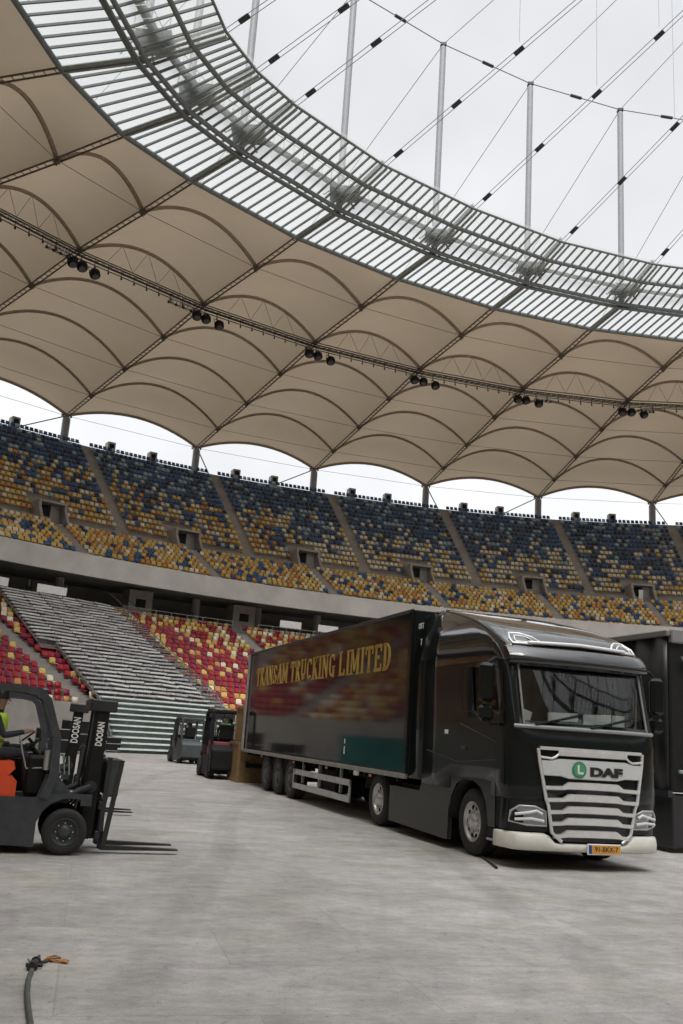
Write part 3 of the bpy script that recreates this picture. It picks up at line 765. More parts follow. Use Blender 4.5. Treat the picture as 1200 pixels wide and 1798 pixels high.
st.cyl(sp(.13, 1.18, .9), sp(1, 1.18, .9), .02, DARKM, 5)
st.build('side_stair', deck)

# concourse railings and camera platforms
for j0, j1, nm in ((-.12, .72, 'long grey steel railing on the concourse edge above the red seats'), (.93, 1.75, 'grey steel railing on the concourse edge above the yellow seats'), (-3.2, -1.7, 'grey steel railing on the concourse edge, far left')):
    t_ = thing('railing', nm, 'railing', tuple(rp(j0, 22.9, 9.6)), 0, 'concourse railings'); o0 = rp(j0, 22.9, 9.6)
    n = int((j1-j0)*9); P = [rp(j0+(j1-j0)*i/n, 22.9, 9.6)-o0 for i in range(n+1)]
    ra = MB(); [ra.tube([p+Vector((0, 0, h)) for p in P], .03, GREENL, 5) for h in (.35, .7, 1.05)]; ra.build('rail', t_)
    for p in P: MB().cyl(p, p+Vector((0, 0, 1.05)), .03, GREENL, 5).build('post', t_)
    b_ = MB(); b_.tube([p+Vector((0, 0, .12)) for p in P], .09, CONC_D, 4); b_.build('kick_plate', t_)
for j, wd, lb in ((-1.02, 2.4, 'white sign board above the top left corner of the steel deck'), (-.62, 2.4, 'white sign board above the top right of the steel deck'), (1.2, 2.1, 'white sign board on the railing left of the trailer roof edge'), (1.52, 2.0, 'white sign board on the railing closest to the trailer roof edge')):
    a, b, t, q = ringp(j); P = rp(j, 22.9, 10.85); o = thing('sign_board', lb, 'sign board', tuple(P), t, 'white boards along the concourse')
    x = MB(); x.box((0, 0, .15), (.06, wd, .62), mat('white_board', (.93, .93, .92), .5, noise=.08, nscale=4), None, ch=.01); x.build('board', o)
    x = MB(); [x.box((-.06, s_*wd*.4, -.45), (.05, .05, 1.5), DARKM) for s_ in (-1, 1)]; x.build('bracket', o)
for i, j in enumerate((-.93, -.7, -.45, -1.2)):
    a, b, t, q = ringp(j); P = rp(j, 21., 9.6); o = MB().cyl((0, 0, 0), (0, 0, 2.2), .05, GREENL, 6).box((0, 0, 1.5), (.3, .22, .3), DARKM).build('light_stand'); o.location = P
    tag(o, 'slim grey stand on the dark concourse, %s above the steel deck' % ('second from left', 'third from left', 'rightmost', 'leftmost')[i], 'stand', 'stands on the concourse')
for i, j in enumerate((0.02, .14, .26, .36, .46, .56, 1.02, 1.1, 1.38, 1.46)):
    P = rp(j, 22.2, 9.6); o = MB().box((0, 0, .45), (.35, .40, .5), WHITE, None, ch=.06).box((-.1, 0, .2), (.3, .3, .4), GREENL).build('concourse_chair'); o.location = P; o.rotation_euler = (0, 0, ringp(j)[2])
    tag(o, 'white chair behind the concourse railing, %s counting from the left' % ordn(i+1), 'chair', 'white chairs on the concourse')
th_o = thing('stand_in_board', 'teal board added out of view by the left stand to tint the trailer reflection', 'stand_in_board', tuple(rp(-3.15, 40.75, 0)), ringp(-3.15)[2])  # unseen board, added so the trailer side reflects a teal patch
x = MB(); x.box((0, 0, .85), (.06, 5.2, 1.7), mat('teal_stand_in', (.02, .17, .155), .8, noise=.4, nscale=.6)); x.build('stand_in_panel', th_o)
x = MB(); [x.box((-.06, q, .85), (.06, .08, 1.7), GREENL) for q in (-2.4, 0, 2.4)]; x.build('stand_in_post', th_o)
# kiosks under the upper tier
for j, lb in ((.12, 'grey kiosk block on the concourse above the left edge of the red seats'), (.93, 'grey kiosk block on the concourse above the right edge of the red seats')):
    a, b, t, q = ringp(j); P = rp(j, 19, 9.6); o = thing('kiosk', lb, 'kiosk', tuple(P), t, 'concourse kiosks')
    x = MB(); x.box((0, 0, 1.5), (1.5, 2.2, 3.0), CONC, None, ch=.03); x.build('kiosk_wall', o); x = MB(); x.box((.77, 0, 1.9), (.05, .9, .7), BLACKM); x.build('kiosk_window', o)

# ------------------------------------------------------------------ articulated lorry
def wheel(parent, x, y, r, wd, side, rimm, alloy=True, name='wheel'):
    w_ = thing(name, None, None, (x, y, r)); w_.parent = parent; s = side
    t_ = MB(); k = wd/2
    t_.lathe([(-k*.9, r*.60), (-k, r*.72), (-k, r*.88), (-k*.78, r*.985), (-k*.30, r), (-k*.27, r*.975), (-k*.2, r*.975), (-k*.17, r), (k*.17, r), (k*.2, r*.975), (k*.27, r*.975), (k*.30, r), (k*.78, r*.985), (k, r*.88), (k, r*.72), (k*.9, r*.60)], RUBBER, 40)
    t_.build('tyre', w_)
    m_ = MB(); e = s*k
    if alloy:
        m_.lathe([(e*.9, r*.60), (e*.96, r*.57), (e*.80, r*.53), (e*.55, r*.50), (e*.62, r*.36), (e*.66, r*.26), (e*.98, r*.22), (e*1.06, r*.16), (e*1.08, 0.001)], rimm, 40)
        for i in range(10):
            a = 2*math.pi*i/10; c, d = math.cos(a), math.sin(a)
            m_.cyl((c*r*.43, e*.56, d*r*.43), (c*r*.43, e*.645, d*r*.43), r*.068, BLACKM, 10)  # black discs stand in for the shade inside the rim holes
            m_.cyl((math.cos(a+.3)*r*.30, e*.62, math.sin(a+.3)*r*.30), (math.cos(a+.3)*r*.30, e*.80, math.sin(a+.3)*r*.30), r*.032, rimm, 6)
    else:
        m_.lathe([(e*.9, r*.60), (e*.96, r*.57), (e*.6, r*.53), (e*.45, r*.48), (e*.5, r*.30), (e*.8, r*.24), (e*.85, r*.12), (e*.86, .001)], rimm, 32)
        for i in range(8):
            a = 2*math.pi*i/8; m_.cyl((math.cos(a)*r*.38, e*.45, math.sin(a)*r*.38), (math.cos(a)*r*.38, e*.6, math.sin(a)*r*.38), r*.03, CHROME, 6)
    m_.lathe([(-e*.8, r*.58), (-e*.2, r*.5), (-e*.2, .001)], BLACKM, 24)
    m_.build('rim', w_); return w_
TH_T = math.atan2(-.9536, .3011); TL_ = Vector((2.843, 17.322, 0))
GLOSS = bpy.data.materials.new('gloss_black_panel'); GLOSS.use_nodes = True
b = GLOSS.node_tree.nodes['Principled BSDF']; b.inputs['Base Color'].default_value = (.012, .012, .012, 1); b.inputs['Roughness'].default_value = .09; b.inputs['IOR'].default_value = 1.75
t = GLOSS.node_tree; n = t.nodes.new('ShaderNodeTexNoise'); n.inputs['Scale'].default_value = .9; n.inputs['Detail'].default_value = 2; co = t.nodes.new('ShaderNodeTexCoord'); t.links.new(co.outputs['Object'], n.inputs[0])
bm = t.nodes.new('ShaderNodeBump'); bm.inputs['Strength'].default_value = .05; bm.inputs['Distance'].default_value = .02; t.links.new(n.outputs['Fac'], bm.inputs['Height']); t.links.new(bm.outputs[0], b.inputs['Normal'])
n2 = t.nodes.new('ShaderNodeTexNoise'); n2.inputs['Scale'].default_value = 3; n2.inputs['Detail'].default_value = 6; t.links.new(co.outputs['Object'], n2.inputs[0])
mr = t.nodes.new('ShaderNodeMapRange'); mr.inputs[3].default_value = .03; mr.inputs[4].default_value = .10; t.links.new(n2.outputs['Fac'], mr.inputs[0]); t.links.new(mr.outputs[0], b.inputs['Roughness'])

STROKES = {  # serif capitals: thick stems (x, y0, y1), thin strokes and bars
 'T': [('V', .5), ('H', .03, .97, .93), ('S', .06, .80), ('S', .94, .80), ('F', .5, 0)],
 'I': [('V', .5), ('F', .5, 0), ('F', .5, 1)],
 'L': [('V', .28), ('F', .28, 0), ('F', .28, 1), ('H', .28, .95, .07), ('S', .92, .16)],
 'E': [('V', .28), ('H', .08, .92, .93), ('H', .08, .94, .07), ('H', .28, .72, .52), ('S', .88, .84), ('S', .90, .16)],
 'D': [('V', .26), ('A', .30, .5, .62, .5, -90, 90), ('H', .06, .36, .93), ('H', .06, .36, .07)],
 'M': [('V', .14, .6), ('V', .86), ('D', .16, .98, .5, .12), ('D', .5, .12, .84, .98), ('F', .14, 0), ('F', .86, 0), ('F', .12, 1), ('F', .88, 1)],
 'N': [('V', .16, .6), ('V', .84, .6), ('D', .16, .98, .84, .02), ('F', .16, 0), ('F', .14, 1), ('F', .84, 1)],
 'A': [('D', .5, 1, .12, 0), ('D', .5, 1, .86, 0, 1.6), ('H', .26, .74, .34), ('F', .12, 0), ('F', .86, 0)],
 'R': [('V', .26), ('A', .32, .75, .48, .25, -90, 90), ('H', .06, .36, .93), ('H', .26, .4, .5), ('D', .45, .5, .88, 0, 1.5), ('F', .26, 0), ('F', .9, 0)],
 'K': [('V', .26), ('D', .26, .42, .84, .98, .7), ('D', .40, .56, .86, 0, 1.5), ('F', .26, 0), ('F', .26, 1), ('F', .86, 0), ('F', .84, 1)],
 'S': [('A', .5, .74, .36, .24, 20, 270), ('A', .5, .26, .38, .24, -160, 90), ('S', .86, .82), ('S', .12, .18)],
 'U': [('V', .2, 1, .3), ('V', .82, .6, .3), ('A', .51, .34, .31, .32, 180, 360), ('F', .2, 1), ('F', .82, 1)],
 'C': [('A', .54, .5, .44, .47, 50, 310), ('S', .88, .82)],
 'G': [('A', .54, .5, .44, .47, 50, 325), ('S', .88, .82), ('V', .84, 1, 0, .42), ('F', .84, .44)],
}
def serif_text(mb, s_, x0, z0, wd, h, m_, M, ins=.012):
    n = sum(.45 if c == ' ' else (1.25 if c == 'M' else .62 if c == 'I' else 1) for c in s_); cw = wd/n; x = x0
    TS, TT = .20, .075
    for c in s_:
        k = .45 if c == ' ' else (1.25 if c == 'M' else .62 if c == 'I' else 1); w_ = cw*k*.90
        def X(a): return x+a*w_
        def Q(poly): mb.prism([(px_, z0+pz*h) for px_, pz in poly], -ins, 0, m_, 'y', M)
        for s in STROKES.get(c, []):
            t_ = TS*cw*.5
            if s[0] == 'V':
                f_ = s[2] if len(s) > 2 else 1; y0 = s[3] if len(s) > 3 else 0; y1 = s[4] if len(s) > 4 else 1
                Q([(X(s[1])-t_*f_, y0), (X(s[1])+t_*f_, y0), (X(s[1])+t_*f_, y1), (X(s[1])-t_*f_, y1)])
            elif s[0] == 'H': Q([(X(s[1]), s[3]-TT*.8), (X(s[2]), s[3]-TT*.8), (X(s[2]), s[3]+TT*.8), (X(s[1]), s[3]+TT*.8)])
            elif s[0] == 'F':
                y = .035 if s[2] == 0 else .965 if s[2] == 1 else s[2]; Q([(X(s[1])-t_*1.9, y-.035), (X(s[1])+t_*1.9, y-.035), (X(s[1])+t_*1.9, y+.035), (X(s[1])-t_*1.9, y+.035)])
            elif s[0] == 'S': Q([(X(s[1])-t_*.45, s[2]-.12), (X(s[1])+t_*.45, s[2]-.12), (X(s[1])+t_*.45, s[2]+.12), (X(s[1])-t_*.45, s[2]+.12)])
            elif s[0] == 'D':
                f_ = s[5] if len(s) > 5 else 1.; a = t_*.75*f_; Q([(X(s[1])-a, s[2]), (X(s[1])+a, s[2]), (X(s[3])+a, s[4]), (X(s[3])-a, s[4])])
            elif s[0] == 'A':
                cx_, cz_, rx, rz, a0, a1 = s[1:]; K = 10
                for i in range(K):
                    p = R(a0+(a1-a0)*i/K); q = R(a0+(a1-a0)*(i+1)/K); poly = []
                    for an, o_ in ((p, 1), (q, 1), (q, 0), (p, 0)):
                        ix = rx - (0 if o_ else TS*abs(math.cos(an))*1.0/k+.03); iz = rz-(0 if o_ else .10)
                        poly.append((X(cx_+ix*math.cos(an)), cz_+iz*math.sin(an)))
                    Q(poly)
        x += cw*k

lorry = thing('articulated_lorry', 'glossy black articulated lorry with gold lettering on its trailer, parked in the middle', 'lorry', tuple(TL_), TH_T)
# trailer ---------------------------------------------------------------
X0, X1, HW, ZB, ZT = -14.2, -.45, 1.27, 1.02, 4.07
tr = MB(); tr.box(((X0+X1)/2, 0, (ZB+ZT)/2), (X1-X0, 2*HW-.03, ZT-ZB-.02), BLACKP); tr.build('trailer_body', lorry, bevel=.02)
for s_ in (-1, 1):
    p_ = MB(); p_.box(((X0+1.25+X1-.12)/2, s_*(HW+.002), (ZB+ZT)/2+.02), (X1-X0-1.37, .03, ZT-ZB-.16), GLOSS); p_.build('side_panel', lorry)
    p_ = MB(); p_.box(((X0+X1)/2, s_*(HW+.012), ZT-.03), (X1-X0, .05, .07), DARKM, None, ch=.015); p_.build('top_rail', lorry)
    p_ = MB(); p_.box(((X0+X1)/2, s_*(HW+.014), ZB-.0), (X1-X0, .06, .09), mat('dull_rail', (.28, .27, .25), .45, .4, noise=.3), None, ch=.01); p_.build('bottom_rail', lorry)
    p_ = MB(); p_.box((X1-.08, s_*(HW+.012), (ZB+ZT)/2), (.16, .05, ZT-ZB), BLACKP, None, ch=.015); p_.build('front_post', lorry)
M_ = Matrix.Translation((0, -HW-.018, 0)); cw_ = 11.45/22.01
for wrd, x0_, k_ in (('TRANSAM', 0, 7.25), ('TRUCKING', 7.7, 7.62), ('LIMITED', 15.77, 6.49)):
    tx = MB(); serif_text(tx, wrd, -13.0+x0_*cw_, 2.97, k_*cw_, .56, GOLD, M_); tx.build('lettering', lorry)
mk = MB(); 
mk.prism([(.0, .0), (.05, 0), (.05, .16), (.0, .16)], -.004, 0, WHITE, 'y', Matrix.Translation((-4.05, -HW-.018, 1.28)))
mk.prism([(.0, .0), (.05, 0), (.05, .10), (.0, .10)], -.004, 0, WHITE, 'y', Matrix.Translation((-4.05, -HW-.018, 1.50)))
mk.build('small_marking', lorry)
# rear door swung flat and frame
dr = MB(); dr.box((X0-.03, 0, (ZB+ZT)/2), (.06, 2.5, ZT-ZB), ALU, None, ch=.01); dr.box((X0+.06, -HW-.035, (ZB+ZT)/2-.02), (.10, .05, ZT-ZB-.05), ALU); dr.build('rear_frame', lorry)
# tail lift / chassis
ch = MB()
for s_ in (-.42, .42): ch.box(((X0+X1)/2, s_, .88), (X1-X0-.3, .12, .22), BLACKM)
for x in np.arange(X0+.5, X1, .9): ch.box((x, 0, .93), (.08, 2.4, .08), BLACKM)
ch.build('chassis', lorry)
gu = MB()
for z in (.70, .36): gu.box((-5.85, -HW+.03, z), (4.5, .04, .13), ALU, None, ch=.008)
for x in (-8.06, -3.64): gu.box((x, -HW+.03, .53), (.08, .04, .47), ALU, None, ch=.008)
for x in (-7.4, -6.0, -4.4): gu.box((x, -HW+.08, .75), (.06, .06, .6), GREENL)
gu.build('side_guard', lorry)
gu = MB()
for z in (.70, .36): gu.box((-5.85, HW-.03, z), (4.5, .04, .13), ALU, None, ch=.008)
gu.build('side_guard', lorry)
lg = MB(); 
for s_ in (-.75, .75): lg.box((-3.0, s_, .6), (.14, .14, .75), BLACKM); lg.box((-3.0, s_, .26), (.3, .3, .05), BLACKM)
lg.build('landing_leg', lorry)
bx_ = MB(); bx_.box((-6.4, -.55, .62), (1.5, .7, .5), BLACKM, None, ch=.04); bx_.box((-4.3, .4, .62), (1.1, .8, .5), BLACKM, None, ch=.04); bx_.build('pallet_box', lorry)
RIMG = mat('wheel_steel', (.30, .30, .30), .45, .5, noise=.2); RIMA = mat('wheel_alloy', (.55, .55, .54), .3, .8, noise=.1)
for x in (-8.45, -9.76, -11.07):
    for s_ in (-1, 1): wheel(lorry, x, s_*(HW-.20), .50, .37, s_, mat('dark_rim', (.09, .09, .09), .5, .3), True)
    MB().cyl((x, -1.0, .5), (x, 1.0, .5), .07, BLACKM).build('axle', lorry)
for x in (-8.45, -9.76, -11.07):
    for s_ in (-1, 1):
        mg = MB(); pts = [(x+.58*math.cos(R(a)), s_*(HW-.2), .5+.58*math.sin(R(a))) for a in range(20, 161, 20)]
        G = [[(p[0], p[1]-.2, p[2]), (p[0], p[1]+.2, p[2])] for p in pts]; mg.grid(G, BLACKM); mg.build('mudguard', lorry, solid=.02)
# marker lights along the trailer
for x in (-2.3, -5.2, -8.0, -11.5): MB().box((x, -HW-.02, .93), (.12, .03, .05), mat('amber_lens', (.6, .2, .03), .3), None, ch=.008).build('marker_light', lorry)
MB().box((-3.2, -HW-.0, .93), (.25, .05, .10), WHITE, None, ch=.01).build('tag_plate', lorry)
MB().box((X0+.1, 0, .55), (.12, 2.3, .14), BLACKM).build('underrun_bar', lorry)
# tractor ---------------------------------------------------------------
def xf(z):
    T_ = [(.0, 3.44), (.25, 3.46), (1.0, 3.52), (1.75, 3.50), (2.0, 3.46), (2.9, 3.24), (3.0, 3.20), (3.2, 3.12), (3.3, 3.02), (3.44, 2.72), (3.60, 2.25), (3.76, 1.6), (3.90, .95), (3.98, .45), (4.02, .1)]
    for (a, b_), (c, d) in zip(T_[:-1], T_[1:]):
        if z <= c: return b_+(d-b_)*(z-a)/(c-a)
    return T_[-1][1]
def hw(z): return 1.245 if z < 2.9 else 1.245-.34*((z-2.9)/1.12)**2.2
CC_ = .42
def fx(y, z): t_ = min(1, abs(y)/hw(z)); return xf(z)-.06*t_*t_-(CC_-.06)*(1-(1-t_**4.5)**(1/4.5))
def sy(x, z):
    x1 = xf(z)-CC_
    if x <= x1: return hw(z)
    u = min(1, (x-x1)/(CC_-.06)); return hw(z)*(1-u**4.5)**(1/4.5)
CABX0 = .20
ys = [0, .3, .6, .85, 1.0, 1.08, 1.15, 1.20, 1.235]
zs = [.95, 1.15, 1.35, 1.55, 1.75, 1.92, 2.04, 2.18, 2.4, 2.65, 2.86, 2.94, 3.06, 3.2, 3.3, 3.38, 3.44, 3.52, 3.6, 3.68, 3.76, 3.84, 3.9, 3.95, 3.98, 4.02]
def ring_at(z):
    h = hw(z); P = []
    x1 = xf(z)-CC_; sxs = [CABX0+(x1-CABX0)*q for q in (0, .2, .4, .6, .70, .8, .9, 1.0)] if x1 > CABX0 else [CABX0-.0+(x1-CABX0)*q for q in (0, .2, .4, .6, .7, .8, .9, 1.0)]
    for x in sxs: P.append((x, -h, z))
    fy = [h*q for q in (-.995, -.97, -.93, -.85, -.76, -.6, -.3, 0, .3, .6, .76, .85, .93, .97, .995)]
    for y in fy: P.append((fx(y, z), y, z))
    for x in reversed(sxs): P.append((x, h, z))
    return P
G = [ring_at(z) for z in zs]; nS = 8
def skipc(i, j):
    z0 = zs[i]
    front = nS+3 <= j <= nS+10 and 6 <= i <= 9       # windscreen (z 2.04-2.86)
    side_l = (4 <= j <= 6) or (len(G[0])-1-7 <= j <= len(G[0])-1-5)
    side = side_l and 7 <= i <= 9
    arch = i == 0 and (2 <= j <= 5 or len(G[0])-1-6 <= j <= len(G[0])-1-3)
    return front or side or arch
cb = MB(); cb.grid(G, BLACKP, True, skip=skipc)
top = G[-1]; cb.add(top, [list(range(len(top)))[::-1]], BLACKP)
back = [(CABX0, -hw(z), z) for z in zs]+[(CABX0, hw(z), z) for z in reversed(zs)]; cb.add(back, [list(range(len(back)))], BLACKM)
cab = cb.build('cab', lorry, solid=.012); cab.data.materials.append(ROOFP); ri_ = len(cab.data.materials)-1
for p in cab.data.polygons:
    if p.center.z > 2.93 and p.material_index == 0: p.material_index = ri_
# roof end plate closing towards the trailer
for s_ in (-1, 1):
    sf = MB(); G2 = [[(CABX0-.02-.62*q, s_*(hw(z)*.995), z) for q in (0, .5, 1)] for z in (1.0, 2.0, 3.0, 3.5, 3.9, 4.0)]
    sf.grid(G2, BLACKP); sf.build('side_deflector', lorry, solid=.03)
# glass
def front_patch(mb, y0, y1, z0, z1, m_, off, ny=12, nz=6, topin=0.):
    G = [[(fx(y0+(y1-y0)*a/ny, z0+(z1-z0)*b_/nz)+off, y0+(y1-y0)*a/ny, z0+(z1-z0)*b_/nz) for a in range(ny+1)] for b_ in range(nz+1)]
    mb.grid(G, m_, True)
ws = MB(); front_patch(ws, -1.09, 1.09, 2.0, 2.90, CGLASS, -.012, 16, 6); ws.build('windscreen', lorry)
for s_ in (-1, 1):
    sw = MB(); G2 = [[(x, s_*(sy(x, z)-.012), z) for x in (1.72, 2.0, 2.3, 2.6, 2.85)] for z in (2.14, 2.4, 2.65, 2.9)]; sw.grid(G2, CGLASS); sw.build('side_window', lorry)
# dark trims: window surrounds, pillars
tm = MB()
for s_ in (-1, 1):
    tm.tube([(fx(1.05, z)+.012, s_*1.05, z) for z in (2.0, 2.2, 2.5, 2.8, 2.9)], .020, CHROME if s_ == 2 else mat('pillar_seal', (.25, .25, .25), .4, .3), 5)
    tm.tube([(2.9, s_*(hw(2.5)+.0), 2.13), (1.72, s_*(hw(2.5)+.0), 2.18), (1.68, s_*(hw(2.5)), 2.8), (1.80, s_*(hw(2.5)), 2.88), (2.75, s_*(sy(2.75, 2.9)), 2.90)], .018, BLACKM, 5)
tm.tube([(fx(y, 1.97)+.02, y, 1.97) for y in np.linspace(-1.18, 1.18, 17)], .03, mat('scuttle_trim', (.30, .31, .30), .4, .2), 6)
tm.build('window_trim', lorry)
wp = MB()
for y0, y1 in ((-.9, -.2), (.0, .7)):
    wp.cyl((fx(y0, 2.02)+.05, y0, 2.0), (fx(y1, 2.16)+.035, y1, 2.16), .018, BLACKM, 5); wp.cyl((fx(y1, 2.10)+.04, y1-.45, 2.06), (fx(y1, 2.2)+.03, y1+.1, 2.20), .012, BLACKM, 5)
wp.build('wiper', lorry)
# interior
it = MB(); it.box((1.9, 0, 1.7), (2.9, 2.3, .3), BLACKM); it.box((.45, 0, 2.6), (.1, 2.3, 2.1), mat('cab_lining', (.07, .07, .075), .8)); it.box((3.0, 0, 1.98), (.5, 2.1, .16), mat('dashboard', (.06, .065, .065), .6), None, ch=.05)
for y in (-.6, .6): it.box((1.9, y, 2.05), (.55, .55, .5), mat('seat_cloth', (.05, .05, .055), .9), None, ch=.1); it.box((1.65, y, 2.5), (.18, .5, .75), mat('seat_cloth', (.05, .05, .055), .9), None, ch=.06)
it.lathe([(-.02, .21), (.0, .235), (.02, .21), (0, .19), (-.02, .21)], BLACKM, 20, 'z', Matrix.Translation((2.65, .6, 2.25)) @ Matrix.Rotation(R(-35), 4, 'Y'))
it.build('cab_interior', lorry)
pp = MB()
for (y, wd, h, a) in ((-.86, .26, .16, -18), (-.18, .52, .13, 2), (.42, .50, .15, 3), (.80, .22, .17, 0)):
    pp.box((3.02, y, 2.15), (.02, wd, h), mat('pale_paper', (.88, .88, .86), .7), Matrix.Translation((0, y, 2.15)) @ Matrix.Rotation(R(a), 4, 'X') @ Matrix.Translation((0, -y, -2.15)), ch=.004)
pp.build('dashboard_papers', lorry)
# sun visor
vz = MB(); G2 = []
for y in np.linspace(-1.20, 1.20, 19):
    b_ = fx(y*.985, 3.0); pro = [(.02, 3.16), (.09, 3.13), (.19, 3.02), (.22, 2.93), (.19, 2.87), (.14, 2.90), (.10, 2.98), (.0, 3.0)]
    G2.append([(b_+a-.04*abs(y), y, z) for a, z in pro])
vz.grid(G2, ROOFP, True); vz.add(G2[0], [list(range(8))], ROOFP); vz.add(G2[-1], [list(range(8))[::-1]], ROOFP); vz.build('sun_visor', lorry)
# roof light bar and pods
ED = mat('light_pod_chrome', (.80, .81, .82), .25, .3)
lb = MB(); lb.tube([(fx(y, 3.22)+.05, y, 3.215+.03*(1-abs(y))) for y in np.linspace(-.85, .85, 13)], .032, ED, 6); lb.build('light_bar', lorry)
for s_ in (-1, 1):
    pd = MB()
    def PP(u, v_):                         # on the roof skin near a corner
        y = s_*(.62+u); z = 3.22+v_; return Vector((fx(y, z)+.025, y, z))
    out = [(-.02, .0), (.10, .10), (.24, .16), (.40, .155), (.47, .05), (.46, -.02), (.2, -.02)]
    pd.tube([PP(*q) for q in out], .022, ED, 5, closed=True)
    pd.tube([PP(u*.6+.12, v_*.6+.02) for u, v_ in out], .014, ED, 5, closed=True)
    c0 = PP(.24, .06); pts = [PP(*q)-Vector((.012, 0, 0)) for q in out]; pd.add([c0-Vector((.012, 0, 0))]+pts, [(0, i+1, (i+1) % 7+1) for i in range(7)], mat('pod_lens', (.10, .11, .12), .1, 0, coat=.5))
    pd.build('roof_light', lorry)
# roof air deflector ridges
rd = MB()
for y in (-.55, 0, .55): rd.tube([(xf(z)-.12, y, z+.004) for z in (3.44, 3.6, 3.76, 3.9, 3.98)], .02, BLACKP, 5)
for s_ in (-1, 1): rd.tube([(xf(z)-.30, s_*(hw(z)-.015), z+.0) for z in (3.3, 3.44, 3.6, 3.76, 3.9, 3.96)], .03, BLACKP, 6)
rd.build('roof_ridge', lorry)
# lower cab: front skirt, side steps
lw = MB(); G2 = [ring_at(z) for z in (.52, .7, .95)]
front_cells = range(nS-1, nS+15)
lw.grid(G2, BLACKP, True, skip=lambda i, j: not (nS-1 <= j <= nS+14)); lw.build('front_skirt', lorry)
for s_ in (-1, 1):
    q = MB(); q.box((2.93, s_*1.21, .74), (.34, .05, .44), BLACKM, None, ch=.01); q.box((2.9, s_*1.22, .42), (.36, .08, .12), BLACKM, None, ch=.02); q.box((2.88, s_*1.24, .33), (.34, .05, .03), GREENL); q.build('step', lorry)
# white lower bumper
bm_ = MB(); G2 = []
for z, e in ((.27, .00), (.285, .03), (.39, .04), (.455, .025), (.49, .0), (.49, -.1)):
    P = []
    for y in np.linspace(-1, 1, 31):
        yy = y*1.262; t_ = abs(yy)/1.262; zt = z
        if z > .35 and t_ < .56: zt = .345+(z-.35)*.12+max(0, (t_-.46)/.10)*(z-.36)
        P.append((3.50+e-.05*t_*t_-(.42)*(1-(1-t_**5)**(.2)), yy, zt))
    e_ = [(2.94, -1.262, z), ]; P = [(2.94, -1.262-e*.2, z)]+P+[(2.94, 1.262+e*.2, z)]; G2.append(P)
bm_.grid(G2, WHITEP, True); bm_.build('bumper', lorry, solid=.01)
for s_ in (-1, 1):
    f_ = MB(); f_.box((3.515-.0, s_*.93, .385), (.04, .22, .055), mat('fog_lens', (.30, .28, .20), .15), Matrix.Translation((-.07, 0, 0)), ch=.01); f_.box((3.50-.07, s_*.93, .385), (.04, .27, .085), BLACKM); f_.build('fog_light', lorry)
# headlights
for s_ in (-1, 1):
    h_ = MB(); 
    def HP(y, z, o): return Vector((fx(y, z)+o, s_*y, z))
    outl = [(.72, .60), (.74, .80), (.90, .86), (1.12, .86), (1.215, .78), (1.225, .64), (1.0, .60)]
    c0 = HP(.98, .72, .02); pts = [HP(y, z, .015) for y, z in outl]
    h_.add([c0]+pts, [(0, i+1, (i+1) % 7+1) for i in range(7)] if s_ < 0 else [(0, (i+1) % 7+1, i+1) for i in range(7)], mat('headlight_lens', (.30, .31, .32), .15, .2, coat=1))
    h_.tube([HP(y, z, .022) for y, z in outl], .014, mat('headlight_rim', (.55, .56, .57), .3, .4), 5, closed=True)
    h_.tube([HP(.77, .665, .035), HP(.95, .69, .035), HP(1.17, .67, .035)], .022, mat('running_light', (.75, .76, .77), .3), 5)
    h_.tube([HP(.80, .76, .035), HP(.88, .80, .035), HP(1.0, .77, .035), HP(1.17, .74, .035)], .022, MATS['running_light'], 5)
    h_.build('headlight', lorry)
# grille
GX = 3.545
def gp(y, z, o=0.): return (fx(y, max(z, .5))+.03+o, y, z)
gr = MB(); out = [(-.88, 1.67), (-.86, 1.50), (-.76, .97), (-.72, .88), (-.64, .52), (-.50, .40), (.50, .40), (.64, .52), (.72, .88), (.76, .97), (.86, 1.50), (.88, 1.67)]
bk = [gp(y, z, -.015) for y, z in out]; c0 = gp(0, 1.05, -.01)
gr.add([c0]+bk, [(0, (i+1) % 12+1, i+1) for i in range(12)], mat('grille_mesh', (.05, .05, .055), .6, noise=.2, nscale=30)); gr.build('grille_mesh', lorry)
gf = MB(); gf.tube([gp(y, z, .02) for y, z in out[:4]]+[gp(y, z, .03) for y, z in [(-.655, .52), (-.5, .40)]], .026, CHROME, 6); gf.build('grille_frame', lorry)
gf = MB(); gf.tube([gp(y, z, .03) for y, z in [(.5, .40), (.655, .52)]]+[gp(y, z, .02) for y, z in out[8:]], .026, CHROME, 6)
gf.build('grille_frame', lorry)
def gstrip(z, hgt, yc, ye, m_, dz=-.045, thin=.028, name='grille_slat'):
    q = MB(); pr2 = [(-ye, z+dz, thin), (-yc-.06, z+dz*.8, thin), (-yc+.03, z, hgt), (0, z+.004, hgt), (yc-.03, z, hgt), (yc+.06, z+dz*.8, thin), (ye, z+dz, thin)]
    G3 = []
    for y, zc, h_ in pr2:
        x0 = gp(y, zc)[0]; G3.append([(x0, y, zc-h_/2-.012), (x0+.05, y, zc-h_/2), (x0+.055, y, zc+h_/2-.008), (x0, y, zc+h_/2), (x0, y, zc-h_/2-.012)])
    q.grid(G3, m_, False); return q.build(name, lorry)
for z, ye in ((1.165, .79), (1.00, .76), (.835, .71), (.675, .67), (.505, .62)): gstrip(z+.01, .098, .44, ye, CHROME, thin=.05)
